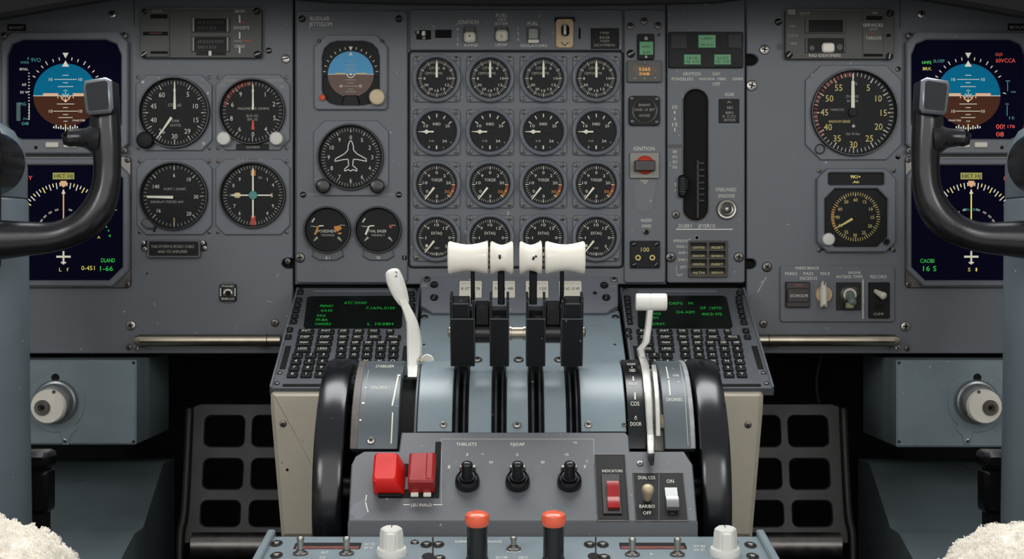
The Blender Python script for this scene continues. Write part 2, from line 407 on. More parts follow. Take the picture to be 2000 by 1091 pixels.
# standby panel
fS = Frame(686, 280, DC)
def ex(b):
    b.txt('RUDLAR', 625, 36, 8, 38); b.txt('JETTIGOM', 626, 47, 8, 45)
    b.txt('EURNES', 613, 379, 3.5, 20, m=INKD); b.txt('JETIGOM', 758, 379, 3.5, 20, m=INKD)
pS = panel('grey plate with blue and brown ball, aeroplane dial and two small dials', fS, rect=(578, 22, 796, 552), r=8, th=4, extra=ex)
for x, y, r, k in ((590, 37, 7, 'k'), (779, 37, 7, 'k'), (592, 380, 6, 'k'), (779, 380, 6, 'k'), (586, 503, 10, 'd'), (790, 503, 5, 'k')): scr(pS, fS, x, y, r, 0, k)
# switch header strip
fH = Frame(1006, 60, DC)
def ex(b):
    for t, x, y, h, w in (('IGNITION', 915, 43, 7.5, 40), ('FUEL', 980, 30, 7, 22), ('IGNI', 980, 38, 5, 15), ('.ESTER', 979, 46, 5.5, 27), ('FUEL', 1041, 46, 7, 21), ('AUMP/ED', 920, 88, 6, 28), ('LAROW', 979, 87, 6, 23), ('ISOLATORS', 1043, 89, 5.5, 52)): b.txt(t, x, y, h, w)
    for t, y in (('0', 57), ('1', 67), ('2', 76), ('5', 87)): b.txt(t, 894, y, 5.5)
    for t, y in (('1', 56), ('2', 65), ('0', 77)): b.txt(t, 1012, y, 6)
    b.txt('#', 1079, 63, 5, m=INKD)
    b.plate(850, 58, 882, 74, -.5, .3, VOID); b.plate(1130, 54, 1134, 76, -.5, .3, VOID, 1)
    b.plate(813, 59, 842, 77, -.5, .3, VOID)
pH = panel('grey strip with a row of small switches above the sixteen round gauges', fH, rect=(800, 20, 1216, 98), r=5, th=4, extra=ex)
b = MB(fH); b.disc(816, 63, 5, 0, 5, DSTEEL, 1); b.disc(827, 66, 6, 0, 7, STEEL, 1.5); b.plate(825, 66, 831, 77, 0, 5, DSTEEL, 2); b.build('latch', pH)
# gauge grid
fG = Frame(1007, 310, DC)
pG = panel('grey square plate holding sixteen identical round gauges in a grid', fG, rect=(800, 101, 1215, 521), r=6, th=4, bev=1.5)
b = MB(fG); b.win((797, 98.5, 1218, 523.5, 8), [(801, 102, 1214, 520, 5)], -4, -2.6, VOID); b.build('gasket', pG)
# annunciator column
fA = Frame(1260, 285, DC)
def ex(b):
    b.txt('IGNITION', 1258, 290, 7.5, 41); b.txt('RAZED', 1263, 430, 6, 21); b.txt('DIVID', 1263, 441, 6, 18)
    b.poly([(1248, 351), (1268, 351), (1260, 361)], 0, .4, DSTEEL)
pA = panel('narrow grey plate carrying a column of small lights beside the gauge grid', fA, rect=(1219, 20, 1300, 552), r=6, th=4, extra=ex)
for x, y, r, k in ((1231, 51, 7, 'd'), (1258, 41, 7, 'd'), (1285, 50, 7, 'd'), (1287, 68, 3, 'k'), (1232, 105, 8, 'k')): scr(pA, fA, x, y, r, 0, k)
# lever panel
fE = Frame(1380, 285, DC)
slot = (1335, 174, 1383, 430, 23, 8)
t = thing('instrument_panel', 'grey plate with a tall black slot and a small ribbed lever', 'panel', fE)
b = MB(fE); b.win((1303, -50, 1455, 552, 5), [slot], -5, 0, PAINT, 1)
b.win((1332.5, 171.5, 1385.5, 432.5, 25, 8), [slot], -1, .8, DSTEEL, .5)
for tx, x, y, h, w in (('GRVITION', 1351, 144, 6.5, 34), ('OAY', 1399, 144, 6.5, 15), ('PONSELEIG', 1333, 154, 6, 42), ('RASCNOR : MBBG', 1392, 154, 5, 52), ('DEMBEE', 1441, 154, 5, 21), ('OFF', 1399, 164, 6.5, 15), ('ROAR', 1425, 184, 7, 17),
        ('10', 1318, 209, 7, 9), ('I', 1318, 219, 6, 2), ('I', 1318, 232, 6, 2), ('15', 1318, 243, 7, 10), ('I', 1318, 253, 7, 2), ('00', 1318, 296, 6, 8), ('01', 1318, 306, 6, 8), ('01', 1318, 316, 6, 8), ('10', 1318, 326, 6, 8), ('2', 1319, 360, 6, 5), ('/', 1319, 371, 6, 3),
        ('STEEL/NSED', 1418, 370, 6.5, 40), ('ENGOOIS', 1419, 382, 6.5, 32), ('DUERY', 1339, 441, 7, 27), ('JEYEROS', 1380, 441, 7, 34),
        ('SPEEDIS', 1329, 470, 5, 28), ('DAEAL C', 1332, 481, 5, 22), ('GAR I', 1334, 493, 5, 18), ('SWES C', 1334, 507, 5, 19), ('JEET I', 1336, 521, 5, 15), ('NT', 1328, 537, 5, 10)): b.txt(tx, x, y, h, w)
b.line(1320, 447.5, 1431, 447.5, 2, .2, INK); b.line(1344, 467, 1344, 523, 1.2, .2, INKD); b.line(1321, 518, 1321, 537, 1.2, .2, INKD)
b.plate(1304, 282, 1333, 288, 0, .5, UNIT, bev=.2)
b.ring(1361, 464, [(4.5, 0), (4.5, .6), (3, .6), (3, 0)], DSTEEL, 16)
b.build('panel_plate', t)
b = MB(fE); b.plate(1328, 166, 1390, 438, -5.6, -4.9, VOID); b.build('slot_liner', t)
RACK = mat('dark_rack_metal', '#2e2c2a', .45, .5)
b = MB(fE); b.plate(1361, 313, 1365, 425, -4.9, -2.8, RACK, 1)
for y in (319, 332, 344, 357, 369, 380, 392): b.plate(1363, y - 2, 1376, y + 1, -4.9, -2.8, RACK)
b.build('detent_rack', t)
b = MB(fE); b.plate(1326, 341, 1341, 385, 0, 9, BLACK, 6, 4, 2); b.plate(1338, 345, 1346, 372, 0, 7, BLACK, 4, 4, 1.5)
for y in range(348, 374, 5): b.plate(1327, y, 1340, y + 2.4, 8.6, 10, KEYM)
b.build('lever', t)
for x, y, r, k in ((1310, 502, 10, 'd'), (1443, 502, 10, 'd'), (1320, 419, 8, 'd')): scr(t, fE, x, y, r, 0, k)

# ================================================================== instrument builders
def flange(b, x0, y0, x1, y1, ch, th=3, m=PAINT2, bev=.8): return b.plate(x0, y0, x1, y1, 0, th, m, ch, 1, bev)
def bigring(b, cx, cy, r, z0=3, z1=9, m=RINGK, w=5):
    return b.ring(cx, cy, [(r, z0), (r, z1 - 1.2), (r - 1.2, z1), (r - w * .55, z1), (r - w, z1 - 2.5), (r - w, z0 - .5)], m, 56, caps=False)
ZD = 3.3
def knob(b, px, py, r, z0, z1, m, ribs=True):
    b.ring(px, py, [(r, z0), (r, z1 - 1.6), (r * .9, z1 - .5), (r * .7, z1), (.01, z1)], m, 28)
    if ribs:
        for i in range(22):
            a = 2 * PI * i / 22; b.disc(px + r * .97 * math.cos(a), py + r * .97 * math.sin(a), r * .075, z0, z1 - 1.8, m, n=6)

# ---- dial with 60 .. 5 (top of the left column)
def gauge(label, cx, cy, rd, fl, ch, d=0, ringm=RINGK, group=None, cat='gauge', name='round_gauge', fm=PAINT2, scrs=(), rz=9, rw=5, face_m=DIAL):
    f = Frame(cx, cy, d); t = thing(name, label, cat, f, group)
    b = MB(f)
    if fl: flange(b, *fl, ch, 3, fm)
    b.build('bezel_plate', t) if fl else None
    b = MB(f); bigring(b, cx, cy, rd + rw, 3 if fl else 0, rz, ringm, rw); b.build('bezel_ring', t)
    for x, y, r, z, k in scrs: scr(t, f, x, y, r, z, k)
    b = MB(f); b.disc(cx, cy, rd + 1, 1 if not fl else 2.5, ZD, face_m, n=56)
    return f, t, b
Z = ZD + .15
corner = lambda x0, y0, x1, y1, r=4, z=0, k='d': [(x, y, r, z, k) for x in (x0, x1) for y in (y0, y1)]
f, t, b = gauge('black dial numbered 5 to 60 with one needle up and one down-left', 341, 220, 65, (265, 146, 414, 294), 20, scrs=corner(270, 151, 409, 289))
b.ticks(341, 220, 56, 62, 60, Z, INKD, 1); b.ticks(341, 220, 52, 62, 12, Z, INK, 1.8)
for tx, x, y in (('60', 316, 185), ('5', 367, 184), ('45', 300, 207), ('10', 382, 207), ('40', 300, 234), ('15', 383, 234), ('26', 316, 256), ('29', 366, 256), ('30', 341, 266), ('0', 341, 176)): b.txt(tx, x, y, 9.5, None, Z, INK)
b.txt('CITL 60', 341, 205, 6, 26, Z, INKD); b.txt('KIRB', 343, 236, 5, 14, Z, INKD); b.txt('DIVITES', 343, 244.5, 5, 21, Z, INKD); b.build('dial_face', t)
b = MB(f); b.bar(341, 213, 341, 160, 5.5, 2, ZD + 1.2, ZD + 1.7, NEEDLE); b.build('needle', t)
b = MB(f); b.bar(335, 229, 306, 271, 5.5, 1.5, ZD + .6, ZD + 1.1, NEEDLE); b.bar(341, 220, 335, 229, 6, 5, ZD + .6, ZD + 1.1, BLACK); b.build('needle', t)
b = MB(f); knob(b, 282, 273, 16, 3, 13, BLACK); b.build('knob', t)
b = MB(f); b.txt('-V', 394, 156, 4, 7, 3.2, INKD); b.txt('PLO', 395, 168, 4, 10, 3.2, INKD); b.disc(279, 160, 3, 3, 3.3, DSTEEL); b.disc(398, 280, 3.5, 3, 3.3, DSTEEL); b.disc(406, 182, 2.5, 3, 3.3, DSTEEL); b.build('marking', t)

f, t, b = gauge('black dial with red tick marks, short red needle and two grey knobs', 493, 218, 60, (421, 145, 566, 293), 20, scrs=corner(426, 151, 560, 289))
b.ticks(493, 218, 52, 58, 50, Z, INKD, 1); b.ticks(493, 218, 49, 58, 10, Z, INK, 1.6); b.ticks(493, 218, 51.5, 58.5, 14, Z + .05, INKR, 1.6, 285, 355)
for tx, x, y in (('0', 494, 177), ('1', 518, 184), ('2', 535, 203), ('5', 536, 230), ('4', 519, 252), ('0', 494, 262), ('6', 468, 252), ('8', 452, 231), ('6', 454, 204), ('9', 470, 184)): b.txt(tx, x, y, 9, None, Z, INK)
b.txt('PNOMET', 479, 212, 5, 28, Z, INKD); b.txt('S OMMS', 512, 212, 5, 28, Z, INKD); b.txt('BLVROD', 493, 226, 5, 23, Z, INKD); b.txt('SMRIS', 493, 233, 5, 20, Z, INKD); b.build('dial_face', t)
b = MB(f); b.bar(494, 214, 494, 165, 4.5, 2, ZD + 1.2, ZD + 1.7, NEEDLE); b.build('needle', t)
b = MB(f); b.bar(494, 235, 494, 253, 3, 6, ZD + .6, ZD + 1.1, NEEDR); b.bar(494, 218, 494, 235, 1.5, 2.5, ZD + .6, ZD + 1.1, BLACK); b.build('needle', t)['label'] = 'short red needle'
for x in (436, 539): b = MB(f); knob(b, x, 270, 13, 3, 13, KNOBW); b.build('knob', t)
b = MB(f); b.plate(461, 281, 525, 292, 3, 4, BLACK, bev=.3); b.txt('GLUMRINE', 494, 287, 5, 26, 4.15, INKD); b.build('name_strip', t)
b = MB(f); b.txt('CALIBUS', 452, 157, 4.5, 30, 3.2, INKD); b.txt('PRESSURE', 537, 157, 4.5, 32, 3.2, INKD); b.txt('05', 435, 166, 5, 9, 3.2, INKD); b.txt('g', 551, 167, 6, 7, 3.2, INKD); b.build('marking', t)

f, t, b = gauge('black dial with a single broad needle pointing straight left', 340, 383, 62, (267, 310, 414, 458), 18, scrs=corner(273, 315, 409, 453))
b.ticks(340, 383, 54, 59.5, 48, Z, INKD, 1); b.ticks(340, 383, 51, 59.5, 8, Z, INK, 1.8)
for tx, x, y in (('6', 340, 342), ('10', 369, 350), ('30', 383, 384), ('20', 369, 417), ('16', 310, 411), ('140', 305, 364)): b.txt(tx, x, y, 7.5, None, Z, INK)
b.txt('S', 340, 429, 7.5, None, Z, INKY)
b.txt('POPT 1 SOMIY', 342, 369, 5, 43, Z, INKD); b.txt('DIRORLAT STESTED AMS', 326, 394, 4.5, 64, Z, INKD); b.build('dial_face', t)
b = MB(f); b.bar(338, 385, 287, 384, 5.5, 4, ZD + 1, ZD + 1.5, NEEDLE); b.bar(340, 385, 362, 385, 3, 1.5, ZD + .8, ZD + 1.3, BLACK); b.build('needle', t)
b = MB(f); b.poly([(274, 436), (280, 426), (292, 428), (303, 440), (300, 446), (286, 447)], 3, 8, PAINTD, 1.5); b.bar(303, 442, 300, 452, 4, 3, 3, 6, BLACK); b.build('latch_tab', t)

f, t, b = gauge('black dial with crossed cream needles, red ends and teal centre', 494, 381, 60, (421, 310, 566, 458), 18, scrs=corner(426, 315, 560, 453))
b.ticks(494, 381, 52, 58, 60, Z, INKD, 1); b.ticks(494, 381, 50, 58, 12, Z, INK, 1.5)
for tx, x, y in (('9', 468, 350), ('1', 522, 350), ('4', 533, 361), ('0', 456, 362), ('7', 458, 402), ('9', 533, 402), ('6', 468, 416), ('4', 522, 416), ('TO', 508, 347)): b.txt(tx, x, y, 7 if tx != 'TO' else 4, None, Z, INK)
b.plate(490, 332, 499, 343, ZD, ZD + .25, INKO); b.plate(490, 421, 499, 439, ZD, ZD + .25, INKR); b.plate(457, 376, 470, 386, ZD, ZD + .2, INKY, 4); b.txt('5', 531, 381, 8, None, Z, INKY); b.txt('IMEX', 456, 381, 5, 14, Z + .1, INKD); b.build('dial_face', t)
b = MB(f); b.bar(494, 381, 494, 329, 3.5, 3, ZD + 1.4, ZD + 1.9, NEEDLE); b.bar(494, 381, 494, 425, 3.5, 3, ZD + 1.4, ZD + 1.9, NEEDLE); b.build('needle', t)
b = MB(f); b.bar(452, 381, 532, 381, 2.6, 2.6, ZD + .7, ZD + 1.2, NEEDLE); b.build('needle', t)
b = MB(f); b.disc(494, 381, 8.5, ZD + .6, ZD + 2.6, TEAL, .5); b.build('hub', t)
b = MB(f); b.txt('SULIT', 474, 311, 3.5, 24, 3.2, INKD); b.txt('ADU ST', 517, 311, 3.5, 26, 3.2, INKD); b.build('marking', t)

# ---- big dial and clock on the right panel
f, t, b = gauge('largest black dial, numbered 5 to 55, needle straight up', 1668, 220, 80, (1573, 127, 1761, 312), 30, scrs=corner(1754, 135, 1754, 306, 5))
b.ticks(1667, 220, 71, 78, 60, Z, INK, 1.2); b.ticks(1667, 220, 67, 78, 12, Z, INK, 2.2); b.ticks(1667, 220, 70.5, 78.5, 24, Z + .05, INKR, 1.7, 236, 356)
for tx, x, y in (('5', 1696, 171), ('10', 1716, 192), ('15', 1726, 220), ('20', 1716, 247), ('25', 1698, 270), ('30', 1667, 282), ('35', 1635, 270), ('40', 1617, 248), ('45', 1610, 219), ('50', 1620, 192), ('55', 1638, 171)): b.txt(tx, x, y, 12.5, None, Z, INKY)
b.txt('DUS RD', 1665, 188, 5, 24, Z, INKD); b.txt('SO MOS', 1665, 197, 5, 22, Z, INKD); b.txt('TANING DO', 1635, 214, 4.5, 27, Z, INKD); b.txt('RADOUM SERIES', 1640, 237, 5, 42, Z, INKY); b.txt('Gal 10 Gan', 1666, 261, 5, 27, Z, INKD); b.txt('N', 1671, 163, 7, 5, Z, INKD); b.build('dial_face', t)
b = MB(f); b.bar(1666, 212, 1666, 158, 7, 6, ZD + 1.2, ZD + 1.8, NEEDLE); b.bar(1666, 158, 1666, 144, 2.5, 2, ZD + 1.2, ZD + 1.8, NEEDLE); b.build('needle', t)
b = MB(f); b.disc(1666, 219, 9, ZD, ZD + 2.6, BLACK, .6); b.bar(1666, 219, 1667, 248, 12, 6, ZD + .2, ZD + 1.1, BLACK); b.disc(1667, 246, 4, ZD + .2, ZD + 1.4, DSTEEL, .4); b.build('hub', t)
b = MB(f); b.ring(1601, 291, [(10, 3), (10, 5.5), (9, 6.2), (8.2, 5.5), (8.2, 3)], STEEL, 28); b.disc(1601, 291, 8.3, 3, 4.5, PAINTD, .5); b.build('knob', t)
f = Frame(1673, 410, 0); t = thing('clock', 'square grey clock with yellow dial markings and a yellow readout strip', 'clock', f)
b = MB(f); b.win((1596, 328, 1750, 492, 20, 1), [(1618, 337, 1727, 361, 4), (1611, 368, 1734, 482, 20, 1)], 0, 7, PAINT2, 1.2); b.build('bezel_plate', t)
b = MB(f); b.plate(1612, 333, 1732, 363, .2, 3, DIAL); b.txt('9KI+', 1671, 345, 6.5, 20, 3.15, E_YEL); b.txt('.Atl-', 1672, 355, 5, 14, 3.15, E_YEL); b.build('readout', t)
b = MB(f); b.plate(1606, 364, 1740, 488, .2, 2, DIAL); Zc = 2.15
b.ticks(1671, 423, 42, 48, 60, Zc, INKY, 1.1); b.ticks(1671, 423, 40, 48, 12, Zc, INKY, 1.8); b.ticks(1671, 423, 42, 48, 10, Zc + .05, INKO, 1.5, 235, 300)
for tx, x, y in (('60', 1671, 390), ('15', 1689, 394), ('10', 1701, 408), ('15', 1704, 424), ('20', 1699, 441), ('25', 1687, 454), ('30', 1670, 459), ('55', 1653, 453), ('40', 1641, 440), ('90', 1636, 424), ('60', 1641, 408), ('50', 1653, 394)): b.txt(tx, x, y, 6.5, None, Zc, INKY)
b.build('dial_face', t)
b = MB(f); b.bar(1665, 427, 1643, 440, 5, 3, 3, 3.5, INKY); b.bar(1643, 440, 1630, 447, 2, 1.2, 3, 3.5, INKY); b.disc(1670, 423, 3, 2, 3.6, BLACK); b.build('needle', t)
b = MB(f); knob(b, 1619, 467, 12, 7, 14, KNOBW); b.build('knob', t)
b = MB(f); b.ring(1731, 472, [(7, 7), (7, 8.5), (4.5, 8.5), (4, 7)], RINGK, 20); b.disc(1731, 472, 5, 6.5, 7.3, VOID); b.build('socket', t)
for x, y in ((1600, 333), (1745, 333), (1600, 488), (1745, 488)): scr(t, f, x, y, 5, 0, 'd')

# ---- standby ball, aeroplane dial, two fuel dials
f = Frame(686, 140, DC); t = thing('attitude_indicator', 'small round ball dial, blue over brown, with cream knob', 'gauge', f)
b = MB(f); b.holed([b.pt(*q, 5) for q in ((636, 68), (735, 68), (757, 92), (757, 208), (752, 214), (618, 214), (613, 208), (613, 92))], [rr(*b.rct(629, 80, 741, 205, 5), 30 * f.s, 3)], 0, .005, PAINT2, .001); b.plate(620, 74, 750, 210, 0, 1.2, DIAL, 20, 1); b.build('bezel_plate', t)
b = MB(f); cx, cy, r = 685, 145, 45
for up, m in ((True, SKYB), (False, EARTHB)):
    pts = [(cx + r * math.cos(a), cy + r * math.sin(a)) for a in ([PI + PI * i / 24 for i in range(25)] if up else [PI * i / 24 for i in range(25)])]
    b.poly(pts, 1.2, 2.6, m)
b.line(640, 145, 730, 145, 1.2, 2.75, INK)
for y, w in ((120, 12), (127, 22), (134, 12), (138, 24), (156, 22), (162, 12), (168, 34), (174, 10), (179, 20)): b.line(685 - w / 2, y, 685 + w / 2, y, 1, 2.75, INKD)
b.ring(666, 168, [(3, 2.6), (3, 2.8), (2, 2.8)], INKD, 12); b.ring(704, 168, [(3, 2.6), (3, 2.8), (2, 2.8)], INKD, 12); b.build('ball', t)
b = MB(f); b.arc(cx, cy, 45, 56, -95, 95, 3.0, DIAL, 30); b.ticks(cx, cy, 49, 54, 14, 3.15, INK, 1.3, -84, 84); b.poly([(681, 91), (689, 91), (685, 99)], 3, 3.3, INK); b.poly([(681, 108), (689, 108), (685, 101)], 3, 3.3, INK); b.build('roll_scale', t)
b = MB(f); b.line(655, 143.5, 675, 143.5, 2, 4, INKY); b.line(695, 143.5, 716, 143.5, 2, 4, INKY); b.arc(685, 144, 6.5, 8.5, 90, 270, 4, INK, 10); b.disc(685, 145, 2.5, 3.6, 4.2, INK); b.build('aircraft_symbol', t)
b = MB(f); b.poly([(672, 186), (698, 186), (702, 200), (704, 208), (666, 208), (668, 200)], 1.2, 4.5, BLACK, 1); b.build('shield', t)
b = MB(f); knob(b, 736, 189, 15, 5, 14, mat('cream_knob', '#cdbd96', .5, var=.05)); b.build('knob', t)
b = MB(f); b.ring(629, 190, [(6, 5), (6, 8), (3.5, 9.5), (.01, 10)], ORANGE, 16); b.build('test_button', t)
for x, y in ((624, 80), (746, 80)): scr(t, f, x, y, 3.5, 5, 'k')
f, t, b = gauge('black dial with a white aeroplane outline in the middle', 685, 307, 60, (612, 235, 759, 382), 22, d=DC)
b.ticks(685, 307, 51, 57, 60, Z, INKD, 1.1); b.ticks(685, 307, 49, 57, 12, Z, INK, 1.5)
for tx, x, y in (('0', 685, 268), ('5', 707, 273), ('2', 722, 288), ('3', 727, 307), ('4', 722, 328), ('6', 707, 345), ('6', 685, 352), ('7', 663, 345), ('8', 648, 328), ('9', 642, 307), ('10', 648, 288), ('9', 663, 273)): b.txt(tx, x, y, 8, None, Z, INK)
b.build('dial_face', t)
b = MB(f); h = [(685, 274), (687.5, 277), (690, 284), (690.5, 293), (697, 300), (715, 310), (716, 315), (697, 311), (690, 311), (689, 323), (697, 330), (697, 334), (689, 331), (685, 334)]
o = h + [(1370 - x, y) for x, y in reversed(h[1:-1])]
for i in range(len(o)): b.line(*o[i], *o[(i + 1) % len(o)], 1.9, ZD + .5, INK)
b.build('aeroplane_pointer', t)
for x in (630, 736): b = MB(f); knob(b, x, 363, 14, 3, 14, GLOSSK); b.build('knob', t)
for cx, lab, t1, o in ((640, 'small round dial with an orange flag, left of the lower pair', 'POSESNEN', 1), (739, 'small round dial with a red dot, right of the lower pair', 'TVAL BASER', 0)):
    f, t, b = gauge(lab, cx, 449, 41, None, 0, d=DC, rw=5, rz=8)
    b.txt(t1, cx - 2, 451, 5.5, 36, Z, INK); b.txt('TMOMGE' if o else 'MINIALT', cx, 459, 4.5, 26, Z, INKD); b.arc(cx, 449, 33, 35.5, 296, 312, Z, INK, 6); b.line(cx - 33, 441, cx - 20, 443, 1.5, Z, INKD)
    if o: b.poly([(cx + 12, 442), (cx + 24, 440), (cx + 28, 446), (cx + 20, 452), (cx + 14, 450)], ZD, Z, INKO); b.rect(cx + 20, 454, cx + 27, 457, Z, INKO)
    else: b.disc(cx + 24, 442, 3.5, ZD, Z, INKR)
    b.line(cx + 24, 439, cx + 34, 440, 1.5, Z, INKD)
    b.build('dial_face', t)
    b = MB(f); b.bar(cx - 25, 458, cx - 18, 441, 4, 3, ZD + .6, ZD + 1, INKO if o else NEEDLE); b.bar(cx - 17, 441, cx - 8, 440.5, 2.5, 2, ZD + .6, ZD + 1, NEEDLE); b.build('needle', t)
    for s_ in (-1, 1): b = MB(f); b.bar(cx + s_ * 27, 470, cx + s_ * 20, 463, 2, 5, ZD + .5, ZD + .9, INKD); b.build('needle', t)
    b = MB(f); b.poly([(cx - 27, 486), (cx + 27, 486), (cx + 31, 500), (cx + 17, 508), (cx - 17, 508), (cx - 31, 500)], 0, 3, PAINTD, .8); b.txt('COBIN-LMT', cx, 493, 4.5, 38, 3.15, INKD); b.txt('8-1' if o else '90', cx, 503, 6, None, 3.15, INK); b.build('name_strip', t)

# ---- sixteen engine gauges
GX = (853, 957, 1061, 1164); GY = (153, 257, 360, 464)
ordn = ('leftmost column', 'second column', 'third column', 'rightmost column')
rown = ('top row', 'second row', 'third row', 'bottom row')
ndl = ('needle pointing straight up', 'diamond needle pointing left', 'needle pointing down-left, warm ticks on the right', 'needle pointing down-left, plain cream ticks')
for ri in range(4):
    src = None
    for ci in range(4):
        cx, cy = GX[ci], GY[ri]
        lab = 'small grey-ringed gauge in %s, %s, %s' % (rown[ri], ordn[ci], ndl[ri])
        if src is None:
            f = Frame(cx, cy, DC); src = thing('engine_gauge', lab, 'gauge', f, 'engine gauges in the square grid'); t = src
            b = MB(f); b.plate(cx - 46, cy - 44, cx + 46, cy + 46, 0, 2.5, PAINT2, 6, 3, .7); b.build('bezel_plate', t)
            b = MB(f); b.ring(cx, cy, [(47, 2.5), (47, 6.5), (46, 8), (43, 8.6), (40, 7.6), (39, 5), (39, 2)], RING, 56, caps=False); b.build('bezel_ring', t)
            for x, y in ((-39, -38), (38, -38), (-39, 39), (38, 39)): scr(t, f, cx + x, cy + y, 5, 2.5, 'd')
            b = MB(f); b.disc(cx, cy, 40, 2, ZD, DIALG, n=56)
            if ri == 0:
                b.ticks(cx, cy, 30, 35, 60, Z, INKD, 1); b.ticks(cx, cy, 29, 36, 12, Z, INK, 1.5)
                b.nums(cx, cy, 24, [('0', 35), ('10', 90), ('12', 122), ('13', 150), ('15', 180), ('20', 210), ('30', 238), ('8', 270)], 5, Z, INK, 4)
                b.txt('CITYPK', cx - 4, cy - 20, 5.5, 22, Z, INKD); b.txt('CEMTOMTMS', cx - 6, cy - 10, 5, 34, Z, INKD)
            elif ri == 1:
                b.ticks(cx, cy, 28, 35, 4, Z, INK, 2, -56, 56); b.ticks(cx, cy, 27, 34, 1, Z, INK, 2.2, 180, 181)
                b.txt('INRD', cx, cy - 15, 5.5, 15, Z, INK)
                b.nums(cx, cy, 24, [('10', -62), ('20', 62), ('34', 140)], 5.5, Z, INK, 4.2); b.txt('10', cx - 10, cy + 18, 4.5, 9, Z, INKD); b.txt('0', cx - 15, cy + 30, 5, None, Z, INK); b.line(cx + 12, cy + 32, cx + 14, cy + 30, 1.2, Z, INKD); b.line(cx + 27, cy + 20, cx + 29, cy + 22, 1.5, Z, INKD)
            else:
                b.ticks(cx, cy, 31, 35.5, 48, Z, INKD, 1.1); b.ticks(cx, cy, 29, 35.5, 8, Z, INK, 1.6)
                if ri == 2:
                    b.ticks(cx, cy, 30.5, 36, 7, Z + .05, INKO, 1.8, 92, 132); b.ticks(cx, cy, 30.5, 36, 2, Z + .08, INKR, 1.8, 98, 110)
                    b.nums(cx, cy, 23, [('0', 0), ('2', 42), ('20', 82), ('10', -82), ('9', -42), ('3', 180), ('0', 235)], 5.5, Z, INK, 4.6); b.txt('30', cx + 20, cy + 14, 5.5, 10, Z, INKO); b.txt('TOEQIE', cx, cy - 9, 5.5, 22, Z, INK)
                else:
                    b.nums(cx, cy, 25, [('10', 0), ('12', 42), ('0', 90), ('5', 132), ('9', -42), ('-1', -90), ('1', 232)], 5.5, Z, INK, 4.4); b.txt('EXTAQ', cx, cy - 9, 5.5, 21, Z, INK); b.txt('1000', cx, cy + 20, 4, 9, Z, INKD); b.txt('PRESSURE', cx, cy + 31, 4.5, 26, Z, INKD)
            b.build('dial_face', t)
            b = MB(f)
            if ri == 0: b.bar(cx, cy - 2, cx, cy - 28, 4.5, 4, ZD + .8, ZD + 1.4, NEEDLE); b.bar(cx, cy - 28, cx, cy - 34, 4, 1, ZD + .8, ZD + 1.4, NEEDLE)
            elif ri == 1: b.bar(cx - 6, cy, cx - 28, cy, 3.2, 2.5, ZD + .8, ZD + 1.4, NEEDLE); b.poly([(cx - 13, cy), (cx - 20, cy - 4.5), (cx - 27, cy), (cx - 20, cy + 4.5)], ZD + .7, ZD + 1.3, NEEDLE); b.bar(cx - 28, cy, cx - 36, cy, 1.8, 1, ZD + .8, ZD + 1.4, NEEDLE); b.bar(cx, cy, cx + 10, cy, 5, 4, ZD + .5, ZD + 1, BLACK)
            else: b.bar(cx - 5, cy + 6, cx - 23, cy + 29, 4.2, 2.2, ZD + .8, ZD + 1.4, NEEDLE); b.disc(cx, cy, 4.5, ZD, ZD + 1, BLACK)
            b.build('needle', t)
        else: dup(src, Frame(cx, cy, DC), lab)
